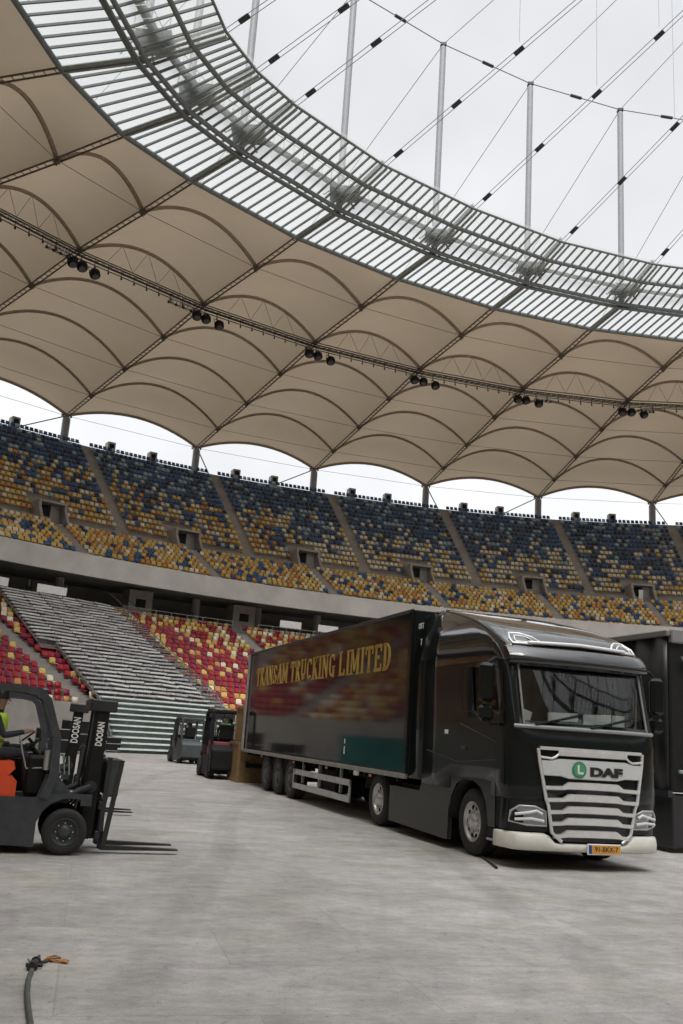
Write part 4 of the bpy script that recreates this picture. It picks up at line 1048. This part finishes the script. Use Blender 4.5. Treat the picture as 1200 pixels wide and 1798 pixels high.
# top bar with corner intakes and name panel
q = MB(); G3 = []
for y in np.linspace(-.86, .86, 13): G3.append([gp(y, 1.70, .0), gp(y, 1.695, .04), gp(y, 1.655, .04), gp(y, 1.65, 0)])
q.grid(G3, CHROME, False)
G3 = []
for y in np.linspace(-.58, .58, 9): G3.append([gp(y, 1.66, .02), gp(y, 1.655, .045), gp(y, 1.585, .045), gp(y, 1.58, .02)])
q.grid(G3, CHROME, False)
for s_ in (-1, 1): q.tube([gp(s_*.55, 1.62, .03), gp(s_*.62, 1.56, .03), gp(s_*.68, 1.535, .03), gp(s_*.85, 1.55, .03)], .018, CHROME, 5)
q.build('grille_top_bar', lorry)
q = MB(); G3 = []
for y in np.linspace(-.84, .84, 13):
    a = abs(y); zt = 1.54 if a < .58 else 1.51; zb = 1.265+(.03 if a > .55 else 0); yb = y*.965
    G3.append([gp(y, zt, .01), gp(y, zt-.01, .04), gp(yb, zb+.01, .04), gp(yb, zb, .01)])
q.grid(G3, SILVER, False); pn = q.build('name_panel', lorry)
q = MB(); M_ = Matrix.Translation((gp(0, 1.39, .045)[0], .06, 1.375)) @ Matrix(((0, 0, 1, 0), (1, 0, 0, 0), (0, 1, 0, 0), (0, 0, 0, 1)))
text_geo(q, 'DAF', .165, mat('letter_black', (.015, .015, .015), .4), M_ @ Matrix.Translation((.14, 0, 0)), .006, 1.75, .010); q.build('name_letters', lorry)
q = MB(); M0 = Matrix.Translation((gp(0, 1.39, .046)[0], -.25, 1.40)); q.cyl((0, 0, 0), (.008, 0, 0), .115, mat('emblem_green', (.03, .20, .09), .5), 24, M=M0)
q.cyl((.002, 0, 0), (.010, 0, 0), .095, mat('emblem_green_light', (.06, .30, .15), .5), 24, M=M0)
q.box((.012, -.02, .01), (.006, .03, .12), WHITE, M0); q.box((.012, .015, -.045), (.006, .09, .03), WHITE, M0); q.build('round_emblem', lorry)
# number plate
npg = MB(); M0 = Matrix.Translation((3.575, .17, .315)) ; npg.box((0, 0, 0), (.02, .56, .15), WHITE, M0, ch=.008); npg.box((.008, .03, 0), (.012, .47, .115), mat('plate_yellow', (.62, .30, .045), .45), M0); npg.box((.008, -.235, 0), (.012, .05, .115), mat('plate_blue', (.03, .06, .25), .45), M0)
text_geo(npg, '91-BKX-7', .095, MATS['letter_black'], M0 @ Matrix.Translation((.015, .03, -.0)) @ Matrix(((0, 0, 1, 0), (1, 0, 0, 0), (0, 1, 0, 0), (0, 0, 0, 1))), .002, 1.0, .001); npg.build('number_plate', lorry)
# mirrors
for s_ in (-1, 1):
    mm = MB(); mm.box((3.04, s_*1.50, 2.58), (.12, .24, .58), BLACKP, None, ch=.05); mm.box((3.02, s_*1.49, 2.13), (.14, .24, .24), BLACKP, None, ch=.05)
    mm.tube([(3.0, s_*1.16, 2.93), (3.03, s_*1.36, 2.95), (3.03, s_*1.5, 2.85)], .025, BLACKM, 6); mm.tube([(3.0, s_*1.2, 1.98), (3.03, s_*1.42, 1.98), (3.03, s_*1.5, 2.05)], .025, BLACKM, 6)
    mm.box((2.975, s_*1.50, 2.58), (.01, .18, .48), CHROME); mm.build('mirror', lorry)
# door lines, handle, small emblems
dl = MB()
for s_ in (-1, 1):
    yy = lambda x, z: s_*(sy(x, z)+.003)
    dl.tube([(1.62, yy(1.62, 2.9), 2.95), (1.62, yy(1.6, 1.5), 1.45)], .010, BLACKM, 4); dl.tube([(2.92, yy(2.92, 2), 2.0), (2.92, yy(2.92, 1.1), .95)], .010, BLACKM, 4)
    dl.tube([(.35, yy(.35, 1.5), 1.52), (1.62, yy(1.6, 1.3), 1.38), (2.92, yy(2.9, 1.3), 1.46)], .012, mat('crease_line', (.06, .065, .065), .3), 4)
    dl.tube([(1.68, yy(1.7, 2), 1.98), (2.92, yy(2.9, 1.7), 1.72)], .014, MATS['crease_line'], 4)
dl.build('door_line', lorry)
for s_ in (-1, 1): MB().box((1.84, s_*1.262, 1.60), (.18, .04, .05), DARKM, None, ch=.01).build('door_handle', lorry)
for s_ in (-1, 1): MB().box((1.16, s_*1.255, 1.84), (.14, .012, .07), WHITE, None, ch=.004).build('side_badge', lorry)
em = MB(); Mx = lambda x, z: Matrix.Translation((x, -1.235, z)) @ Matrix.Rotation(R(90), 4, 'X')
text_geo(em, 'OTT', .15, WHITE, Mx(-.16, 3.72), .003, .8); text_geo(em, 'T', .17, WHITE, Mx(-.13, 3.42), .003, .8); em.build('small_lettering', lorry)
# wheel arch, tank fairings, fifth wheel, rear mudguard
for s_ in (-1, 1):
    a_ = MB(); pts = [(2.03+.66*math.cos(R(a)), .5+.63*math.sin(R(a))) for a in range(0, 181, 15)]
    a_.grid([[(x, s_*1.235, z), (x, s_*.86, z)] for x, z in pts], BLACKM); a_.build('wheel_arch', lorry, solid=.03)
    fr_ = MB(); cpts = [(.2, .2), (.2, 1.02)]
    fr_.prism([(-1.30, .20), (1.28, .16), (1.30, .60), (1.34, .93), (1.34, .98), (.2, .98), (.1, .80), (-1.30, .80)], s_*1.17, s_*1.245, mat('skirt_black', (.028, .028, .028), .42, noise=.15, nscale=2), 'y'); fr_.build('side_fairing', lorry, bevel=.015)
    fr_ = MB(); fr_.prism([(1.352, 1.155), (1.352, .62), (1.42, .84), (1.60, 1.04), (1.88, 1.125), (2.18, 1.125), (2.46, 1.04), (2.64, .84), (2.71, .5), (2.92, .5), (2.92, .96), (2.79, .96), (2.79, 1.155)], s_*1.21, s_*1.248, BLACKP, 'y'); fr_.build('cab_skirt', lorry)
    mg_ = MB(); pts = [(-2.1+.62*math.cos(R(a)), .5+.62*math.sin(R(a))) for a in range(15, 166, 15)]
    mg_.grid([[(x, s_*1.24, z), (x, s_*.62, z)] for x, z in pts], BLACKM); mg_.build('rear_mudguard', lorry, solid=.02)
    wheel(lorry, 2.03, s_*1.03, .50, .31, s_, RIMA); wheel(lorry, -2.1, s_*.95, .50, .50, s_, RIMA)
cf = MB()
for s_ in (-.4, .4): cf.box((0, s_, .75), (5.6, .1, .24), BLACKM)
cf.box((-2.0, 0, .93), (1.0, .9, .06), BLACKM); cf.cyl((2.03, -1, .5), (2.03, 1, .5), .07, BLACKM); cf.cyl((-2.1, -1, .5), (-2.1, 1, .5), .09, BLACKM)
cf.box((.0, 0, .6), (2.4, 2.1, .55), BLACKM); cf.box((2.6, 0, .55), (1.5, 1.9, .5), BLACKM); cf.build('tractor_frame', lorry)

# second black lorry on the right ---------------------------------------
S2 = atz(1170, 1480, 0); S2 = Vector((6.30, 17.35, 0))
l2 = thing('black_trailer', 'matt black trailer parked beside the lorry at the right edge, grey hood above', 'trailer', tuple(S2), TH_T)
b_ = MB(); b_.box((-6.8, 1.25, 2.5), (13.6, 2.5, 2.9), BLACKM, None, ch=.03); b_.build('trailer_body', l2)
cu = MB(); G2 = []
for i in range(141): x = -.03-13.4*i/140; G2.append([(x, -.02-.035*math.sin(i*.9)-.02*math.sin(i*.37), z) for z in (1.05, 2.0, 3.0, 3.86)])
cu.grid(G2, mat('curtain_black', (.017, .017, .018), .45, noise=.2, nscale=1.5), True); cu.build('side_curtain', l2, solid=.01)
b_ = MB(); b_.box((-6.8, -.02, 3.93), (13.7, .14, .12), mat('rail_grey', (.22, .22, .21), .4, .3), None, ch=.02); b_.box((-6.8, -.03, 1.02), (13.6, .1, .12), DARKM); b_.build('rail', l2)
b_ = MB(); b_.box((.03, 1.25, 3.88), (.12, 2.5, .26), mat('head_rail', (.20, .20, .20), .5, noise=.2), None, ch=.02); b_.build('head_rail', l2)
b_ = MB(); b_.box((-5.5, .05, .55), (11., .08, .95), mat('skirt_dark', (.022, .022, .023), .5, noise=.2), None, ch=.02); b_.box((-.2, 1.2, .55), (.3, 2.3, .95), MATS['skirt_dark'], None, ch=.03); b_.build('side_skirt', l2)
b_ = MB(); b_.box((.08, .75, 1.42), (.06, 1.3, .06), GREENL, None, ch=.01); b_.cyl((.09, .2, 3.5), (.09, .55, 2.9), .015, GREENL, 5); b_.box((.07, .32, 3.35), (.02, .10, .22), GREENL); b_.build('grab_bar', l2)
b_ = MB(); b_.box((.08, .55, 1.83), (.02, .34, .36), GREENL, None, ch=.005); b_.box((.095, .55, 1.82), (.01, .26, .28), mat('sign_lime', (.30, .42, .03), .5)); b_.build('lime_sign', l2)
for x in (-9., -10.3, -11.6):
    for y in (.2, 2.3): wheel(l2, x, y, .5, .36, -1 if y < 1 else 1, MATS['dark_rim'])

# ------------------------------------------------------------------ people
def person(name, label, loc, rotz, joints, edges, vest, hair=True, group=None):
    root = thing(name, label, 'person', loc, rotz, group)
    me = bpy.data.meshes.new('body'); names_ = list(joints); me.from_pydata([joints[k][:3] for k in names_], [(names_.index(a), names_.index(b_)) for a, b_ in edges], []); me.update()
    o = bpy.data.objects.new('body', me); COL.objects.link(o); md = o.modifiers.new('s', 'SKIN')
    for i, k in enumerate(names_): me.skin_vertices[0].data[i].radius = (joints[k][3], joints[k][4] if len(joints[k]) > 4 else joints[k][3])
    me.skin_vertices[0].data[names_.index('pelvis')].use_root = True; md.use_smooth_shade = True
    sb = o.modifiers.new('u', 'SUBSURF'); sb.levels = 2; sb.render_levels = 2
    ev = bpy.data.meshes.new_from_object(o.evaluated_get(bpy.context.evaluated_depsgraph_get())); bpy.data.objects.remove(o); bpy.data.meshes.remove(me)
    ev.materials.clear(); ev.materials.append(CLOTH); ev.materials.append(SKIN)
    hz = joints['neck'][2]; hands = [Vector(joints[k][:3]) for k in names_ if k.startswith('hand') or k.startswith('finger')]
    for p in ev.polygons:
        c = p.center; p.material_index = 1 if c.z > hz+.01 or any((c-h_).length < .09 for h_ in hands) else 0; p.use_smooth = True
    b_ = bpy.data.objects.new('body', ev); COL.objects.link(b_); b_.parent = root
    v = MB(); sh, pe = Vector(joints['chest'][:3]), Vector(joints['pelvis'][:3]); G = []
    for i, (f_, rx, ry) in enumerate(((0.05, .135, .17), (.3, .145, .18), (.6, .15, .19), (.9, .15, .20), (1.15, .14, .20), (1.32, .10, .15))):
        c = pe+(sh-pe)*f_; G.append([(c.x+rx*math.cos(a), c.y+ry*math.sin(a), c.z) for a in [2*math.pi*k/20 for k in range(21)]])
    v.grid(G, vest)
    c = pe+(sh-pe)*.45; v.lathe([(-.03, 1.), (.03, 1.)], ALU, 20, 'z', Matrix.Translation(c) @ Matrix.Diagonal((.156, .194, 1, 1)))
    v.build('vest', root, solid=.008)
    hd = Vector(joints['head'][:3]); h_ = MB(); h_.lathe([(-.02, .104), (.04, .106), (.09, .085), (.125, .04), (.13, .001)], mat('dark_hair', (.03, .022, .018), .7), 16, 'z', Matrix.Translation(hd+Vector((-.015, 0, .0))))
    h_.build('hair', root)
    fc = MB(); [fc.cyl(hd+Vector((.093, s*.033, .0)), hd+Vector((.103, s*.033, .0)), .011, BLACKM, 8) for s in (-1, 1)]; fc.cyl(hd+Vector((.09, 0, .0)), hd+Vector((.118, 0, -.04)), .012, SKIN, 6, r1=.018); fc.box(hd+Vector((.09, 0, -.075)), (.02, .045, .01), mat('lips', (.3, .12, .1), .6)); fc.build('face', root)
    return root
def seated(lean=0.05):
    J = {'pelvis': (0, 0, .10, .14, .12), 'spine': (.01, 0, .28, .125, .11), 'chest': (.04, 0, .48, .15, .12), 'neck': (.05, 0, .64, .055), 'chin': (.075, 0, .71, .065), 'head': (.07, 0, .80, .10), 'crown': (.065, 0, .88, .07)}
    E_ = [('pelvis', 'spine'), ('spine', 'chest'), ('chest', 'neck'), ('neck', 'chin'), ('chin', 'head'), ('head', 'crown')]
    for s, q in ((1, 'l'), (-1, 'r')):
        J.update({'sho'+q: (.04, s*.19, .55, .06), 'elb'+q: (.16, s*.25, .32, .045), 'wri'+q: (.40, s*.17, .38, .03), 'hand'+q: (.47, s*.14, .40, .034, .02)})
        E_ += [('chest', 'sho'+q), ('sho'+q, 'elb'+q), ('elb'+q, 'wri'+q), ('wri'+q, 'hand'+q)]
        for i in range(4):
            y = s*.14+(i-1.5)*.020; J['finger%s%d' % (q, i)] = (.53, y, .405, .009); J['fingertip%s%d' % (q, i)] = (.555-.004*abs(i-1), y, .375, .008)
            E_ += [('hand'+q, 'finger%s%d' % (q, i)), ('finger%s%d' % (q, i), 'fingertip%s%d' % (q, i))]
        J['fingerthumb'+q] = (.49, s*(.14-.045), .42, .010); E_.append(('hand'+q, 'fingerthumb'+q))
        J.update({'hip'+q: (.06, s*.10, .08, .09), 'kne'+q: (.46, s*.13, .12, .065), 'ank'+q: (.50, s*.13, -.28, .045), 'toe'+q: (.62, s*.14, -.34, .04)})
        E_ += [('pelvis', 'hip'+q), ('hip'+q, 'kne'+q), ('kne'+q, 'ank'+q), ('ank'+q, 'toe'+q)]
    return J, E_

# ------------------------------------------------------------------ forklifts
def forklift(name, label, loc, rotz, body, box, tilt, text=True, sc=1.0, lift=0.0, ts=1.0):
    f_ = thing(name, label, 'forklift', loc, rotz, 'forklifts'); f_.scale = (sc, sc, sc)
    c = MB(); c.prism([(-1.62, .30), (-1.55, .14), (-.36, .10), (-.36, .38), (-.30, .52), (-.20, .62), (-.05, .68), (.17, .68), (.17, .60), (.28, .60), (.28, .72), (-.20, .72), (-.40, .66), (-1.62, .66)], -.53, .53, body, 'y'); c.build('chassis', f_, bevel=.012)
    c = MB(); c.prism([(-2.0, .28), (-1.5, .22), (-1.5, .9), (-1.75, 1.0), (-1.95, .85)], -.52, .52, body, 'y'); c.build('counterweight', f_, bevel=.05)
    c = MB(); c.prism([(-1.55, .66), (-.66, .66), (-.66, .84), (-.71, .89), (-1.5, .89)], -.47, .47, box, 'y'); c.prism([(-1.5, .90), (-.79, .90), (-.70, 1.0), (-.72, 1.07), (-1.45, 1.07)], -.44, .44, box, 'y'); c.build('engine_cover', f_, bevel=.02)
    c = MB(); c.box((-1.05, 0, 1.12), (.46, .46, .10), BLACKM, None, ch=.03); c.box((-1.30, 0, 1.36), (.10, .44, .46), BLACKM, None, ch=.04); c.build('seat', f_)
    # overhead guard
    c = MB()
    for s in (-1, 1):
        c.tube([(-.30, s*.50, .66), (-.21, s*.50, .95), (-.23, s*.50, 1.4), (-.40, s*.49, 1.86), (-.50, s*.48, 1.95), (-.72, s*.48, 1.985), (-1.45, s*.48, 1.985), (-1.62, s*.48, 1.92), (-1.68, s*.48, 1.4), (-1.70, s*.48, .9)], [.085, .08, .07, .066, .068, .06, .055, .055, .055, .055], body, 4, flat=True)
    for x in np.linspace(-1.5, -.52, 9): c.box((x, 0, 1.99), (.05, .96, .045), body)
    c.box((-.46, 0, 1.95), (.10, .96, .11), body, None, ch=.02); c.box((-1.6, 0, 1.95), (.10, .96, .10), body, None, ch=.02); c.build('overhead_guard', f_)
    c = MB(); c.prism([(-.40, .62), (-.30, .95), (-.16, .95), (.02, .74), (.05, .70), (-.2, .70)], -.50, -.44, body, 'y'); c.prism([(-.40, .62), (-.30, .95), (-.16, .95), (.02, .74), (.05, .70), (-.2, .70)], .44, .50, body, 'y')
    c.box((-.27, 0, .88), (.10, .9, .42), BLACKM, None, ch=.03); c.cyl((-.30, 0, 1.05), (-.50, 0, 1.25), .03, BLACKM, 8); c.lathe([(-.015, .16), (0, .175), (.015, .16), (0, .145), (-.015, .16)], BLACKM, 18, 'z', Matrix.Translation((-.52, 0, 1.27)) @ Matrix.Rotation(R(-40), 4, 'Y'))
    c.box((-.42, -.30, .92), (.26, .16, .50), BLACKM, None, ch=.04); c.box((-.30, .1, 1.16), (.14, .5, .16), BLACKM, None, ch=.04); c.box((-.60, .36, .90), (.5, .12, .45), BLACKM, None, ch=.04); c.build('dashboard', f_)
    c = MB(); c.cyl((-.31, -.46, 1.13), (-.31, -.46, 1.24), .045, ALU, 12); c.cyl((-.31, -.46, 1.0), (-.31, -.46, 1.13), .040, ALU, 12, r1=.045); c.tube([(-.36, -.4, 1.02), (-.55, -.35, 1.0), (-.62, -.3, 1.2), (-.66, -.3, 1.35)], .012, GREENL, 5); c.build('cup_holder', f_)
    [MB().cyl((-.02-.05*i, -.4+.12*i, .95), (-.05-.06*i, -.4+.12*i, 1.18), .012, GREENL, 5).build('lever', f_) for i in range(3)]; MB().box((.02, -.51, .70), (.05, .02, .05), WHITE).build('reflector', f_)
    for s in (-1, 1): wheel(f_, 0, s*.50, .275, .22, s, FLDARK if True else RIMG, False); wheel(f_, -1.45, s*.42, .23, .20, s, FLDARK, False)
    # mast
    mr_ = thing('mast', None, None, (.27, 0, .1)); mr_.parent = f_; mr_.rotation_euler = (0, R(tilt), 0)
    for s in (-1, 1):
        u = MB(); u.box((0, s*.37, .90), (.17, .08, 1.62), FLDARK if False else BLACKM, None, ch=.008); u.box((-.02, s*.27, .90), (.15, .09, 1.66), DARKM, None, ch=.008)
        if text:
            text_geo(u, 'DOOSAN', .105, WHITE, Matrix.Translation((0.0, s*.37-.038*1.0, 1.38)) @ Matrix.Rotation(R(-90), 4, 'Y') @ Matrix.Rotation(R(90), 4, 'X') @ Matrix.Identity(4), .002, .82, .003) if False else text_geo(u, 'DOOSAN', .115*ts, WHITE, Matrix.Translation((0.0, s*.37-.045, 1.38-.06*(ts-1))) @ Matrix(((0, -1, 0, 0), (0, 0, -1, 0), (1, 0, 0, 0), (0, 0, 0, 1))), .002, .62, .004)
        u.build('mast_rail', mr_)
    u = MB(); u.box((.0, 0, 1.74), (.34, .90, .15), DARKM, None, ch=.015); u.box((-.02, 0, .35), (.12, .74, .12), DARKM); u.box((-.03, 0, 1.1), (.05, .7, .06), DARKM); u.cyl((-.08, -.37, 1.69), (-.08, -.40, 1.69), .03, WHITE, 8)
    for y in (-.14, .14): u.cyl((0, y, .1), (0, y, 1.6), .035, DARKM, 8); u.cyl((.0, y*.6, .9), (.0, y*.6, 1.68), .012, GREENL, 5)
    u.tube([(-.02, -.2, 1.6), (.0, -.15, 1.1), (.06, -.1, .8), (.0, -.05, 1.0), (-.02, 0, 1.6)], .013, RUBBER, 5); [u.tube([(.03, y, .45), (.03, y, 1.66), (-.06, y, 1.70), (-.07, y, .9)], .011, GREENL, 4) for y in (-.19, -.16, .16, .19)]; [u.tube([(-.08, y, 1.45), (-.10, y, 1.0), (-.14, y*.8, .55), (-.22, y*.7, .45)], .015, RUBBER, 5) for y in (-.24, .24)]; u.build('mast_crossbeam', mr_)
    u = MB(); u.cyl((-.02, -.42, .72), (-.42, -.42, .52), .05, DARKM, 8); u.cyl((-.02, .42, .72), (-.42, .42, .52), .05, DARKM, 8); u.cyl((-.02, -.44, .72), (-.02, -.33, .72), .075, DARKM, 10); u.box((-.22, -.44, .64), (.10, .03, .03), WHITE); u.build('tilt_cylinder', mr_)
    cg = MB(); L0 = lift
    for z in (.14+L0, .50+L0): cg.box((.14, 0, z), (.07, .92, .10), DARKM, None, ch=.01)
    cg.box((.12, 0, .30+L0), (.05, .5, .45), BLACKM); cg.build('carriage', mr_)
    lb_ = MB(); 
    for s in (-1, 1): lb_.box((.17, s*.44, .64+L0), (.06, .05, .92), DARKM, None, ch=.006)
    lb_.box((.24, 0, 1.05+L0), (.22, .92, .04), body); lb_.box((.25, 0, .83+L0), (.16, .90, .44), body, None, ch=.02); lb_.prism([(.30, 1.07+L0), (.36, 1.07+L0), (.26, .0+L0), (.20, .0+L0)], -.46, -.41, DARKM, 'y'); lb_.prism([(.30, 1.07+L0), (.36, 1.07+L0), (.26, .0+L0), (.20, .0+L0)], .41, .46, DARKM, 'y')
    for y in np.linspace(-.3, .3, 5): lb_.box((.18, y, .86+L0), (.03, .03, .40), DARKM)
    lb_.build('load_backrest', mr_)
    for s in (-1, 1):
        fk = MB(); fk.prism([(.18, .58+L0), (.22, .58+L0), (.235, .0+L0), (1.22, -.035+L0), (1.22, -.05+L0), (.23, -.06+L0), (.18, -.04+L0)], s*.26-.06, s*.26+.06, DARKM, 'y', Matrix.Rotation(R(-tilt), 4, 'Y')); fk.build('fork', mr_)
    return f_
fr1 = forklift('forklift', 'dark grey forklift with orange red cover, cropped by the left edge, closest to the camera', (-3.362, 12.696, 0), R(19), FLDARK, ORANGE, 1.5)
J, E_ = seated(); person('person', 'driver in yellow hi-vis vest and dark hair seated in the nearest forklift', tuple(Matrix.Translation((-3.362, 12.696, 0)) @ Matrix.Rotation(R(19), 4, 'Z') @ Vector((-1.03, 0, 1.06))), R(19), J, E_, HIVIS)
forklift('forklift', 'dark forklift almost hidden behind the nearest one, its fork tips showing', (-4.95, 17.6, 0), R(15), FLDARK, FLDARK, 2, text=True, ts=1.5)
def frow(px, py, z=0): return atz(px, py, z)
p_ = frow(318, 1338); f3 = forklift('forklift', 'small distant forklift standing before the steel deck, seen from behind', (p_.x, p_.y, 0), R(112), FLDARK, FLDARK, 0, text=False)
p_ = frow(378, 1366); f4 = forklift('forklift', 'distant black forklift with dull red cover beside the wooden crates', (p_.x-.1, p_.y+1.2, 0), R(105), BLACKM, mat('dull_red_paint', (.20, .02, .03), .4), 0, text=False, sc=1.12)
J, E_ = seated(); person('person', 'driver in green hi-vis vest seated in the distant forklift by the crates', tuple(Matrix.Translation(f4.location) @ Matrix.Rotation(R(105), 4, 'Z') @ Vector((-1.20, 0, 1.20))), R(105), J, E_, HIGREEN)
# banner hanging behind the far forklift driver
# ------------------------------------------------------------------ crates behind the trailer
def crate(label, P, rz, dims, group='wooden crates behind the trailer'):
    o = thing('wooden_crate', label, 'crate', P, rz, group); x, y, z = dims
    b_ = MB(); b_.box((0, 0, z/2), (x-.04, y-.04, z-.04), WOOD); b_.build('crate_wall', o)
    b_ = MB()
    for a in (-1, 1):
        for c in (-1, 1):
            b_.box((a*(x/2-.04), c*(y/2-.04), z/2), (.1, .1, z), WOOD, None, ch=.01); b_.box((0, a*(y/2-.035), (z-.05) if c > 0 else .05), (x-.2, .09, .1), WOOD, None, ch=.01); b_.box((a*(x/2-.035), 0, (z-.05) if c > 0 else .05), (.09, y-.2, .1), WOOD, None, ch=.01)
    for i in (-1, 0, 1): b_.box((i*x*.25, -y/2+.01, z/2), (.08, .05, z-.1), WOOD); b_.box((-x/2+.01, i*y*.25, z/2), (.05, .08, z-.1), WOOD)
    b_.build('crate_batten', o)
    b_ = MB(); [b_.box((-x/2-.012, q*y*.3, z*.5), (.03, .12, .10), DARKM) for q in (-1, 1)]; b_.build('latch', o)
    return o
c0 = atz(437, 1375, 0); rzc = TH_T+math.pi
crate('large brown wooden crate on the floor behind the trailer wheels', (c0.x+.10, c0.y+.8, .0), rzc, (1.5, 1.5, 1.25))
crate('tall brown wooden crate stacked on the large crate behind the trailer', (c0.x+.0, c0.y+.85, 1.25), rzc, (1.1, 1.1, 1.15))

# ------------------------------------------------------------------ hose with coupling, strap, rubber strip
hp = [(50, 1830), (54, 1797), (50, 1770), (48, 1745), (50, 1720), (56, 1704)]
hs_ = thing('hose', 'dark hose with a metal coupling lying on the floor, bottom left corner', 'hose', tuple(atz(56, 1704, 0)))
o0 = atz(56, 1704, 0); pts = [atz(x, y, .018)-o0 for x, y in hp]; b_ = MB(); b_.tube(pts, .017, mat('hose_rubber', (.07, .075, .065), .7, noise=.3, nscale=20), 8); b_.build('hose_line', hs_)
b_ = MB(); e0 = Vector((.0, 0, .022)); dr_ = (atz(72, 1682, 0)-atz(56, 1704, 0)).normalized(); sdv = Vector((-dr_.y, dr_.x, 0))
b_.cyl(e0-dr_*.02, e0+dr_*.07, .034, DARKM, 10); b_.cyl(e0+dr_*.07, e0+dr_*.12, .024, mat('brass_dull', (.22, .20, .14), .4, .6), 10); b_.cyl(e0+dr_*.12, e0+dr_*.15, .036, DARKM, 8)
b_.cyl(e0+dr_*.05-sdv*.06, e0+dr_*.05+sdv*.05, .014, DARKM, 6); b_.cyl(e0+dr_*.13-sdv*.03, e0+dr_*.16-sdv*.07, .012, DARKM, 6); b_.cyl(e0+dr_*.14, e0+dr_*.26+Vector((0, 0, .01)), .010, DARKM, 6); b_.cyl(e0+dr_*.13+sdv*.03, e0+dr_*.20+sdv*.06, .010, GREENL, 6)
b_.build('coupling', hs_)
s0 = atz(80, 1688, 0); s1 = atz(121, 1691, 0); o_ = thing('strap', 'short orange brown strap end beside the hose coupling', 'strap', tuple(s0)); dv = (s1-s0); ln = dv.length; dv.normalize(); nv = Vector((-dv.y, dv.x, 0)); b_ = MB()
STR = mat('orange_webbing', (.42, .19, .06), .8, noise=.3, nscale=30)
G = [];
for i in range(13):
    u = i/12; c = dv*ln*u+nv*(.012*math.sin(u*5)); G.append([c-nv*.028+Vector((0, 0, .010+.006*math.sin(u*9))), c+nv*.024+Vector((0, 0, .016+.008*math.cos(u*8)))])
b_.grid(G, STR); b_.build('webbing', o_, solid=.005)
b_ = MB(); b_.tube([dv*.0-nv*.03+Vector((0, 0, .015)), dv*.05-nv*.02+Vector((0, 0, .03)), dv*.10+nv*.0+Vector((0, 0, .03)), dv*.05+nv*.035+Vector((0, 0, .03)), dv*.0+nv*.03+Vector((0, 0, .015))], .008, mat('hook_brass', (.35, .18, .06), .4, .5), 6); b_.build('hook', o_)
rs = MB(); rs.tube([atz(x, y, .015) for x, y in ((838, 1499), (852, 1508), (864, 1517), (872, 1524))], .022, RUBBER, 6); tag(rs.build('rubber_strip'), 'short black rubber strip on the floor in front of the lorry front wheel', 'strip')

# equipment cases along the foot of the left stand
for i, (px_, py_, wd, hh) in enumerate(((92, 1326, 1.5, 1.1), (130, 1323, 1.3, 1.5), (162, 1322, 1.1, .95), (192, 1321, .9, .75))):
    P = atz(px_, py_, 0); o = thing('equipment_case', 'black equipment case by the left stand wall, %s from the left' % ('first', 'second and tallest', 'third', 'fourth and smallest')[i], 'case', tuple(P), R(48), 'equipment cases by the left stand')
    b_ = MB(); b_.box((0, 0, hh/2+.06), (wd, .7, hh), BLACKM, None, ch=.02); b_.build('case_body', o)
    b_ = MB()
    for z in (.10, hh*.62, hh+.04): b_.box((0, 0, z), (wd+.02, .72, .035), ALU)
    b_.build('case_trim', o)
    for a in (-1, 1):
        for c in (-1, 1): MB().cyl((a*(wd/2-.1), c*.25-.02, .04), (a*(wd/2-.1), c*.25+.02, .04), .04, RUBBER, 8).build('castor', o)
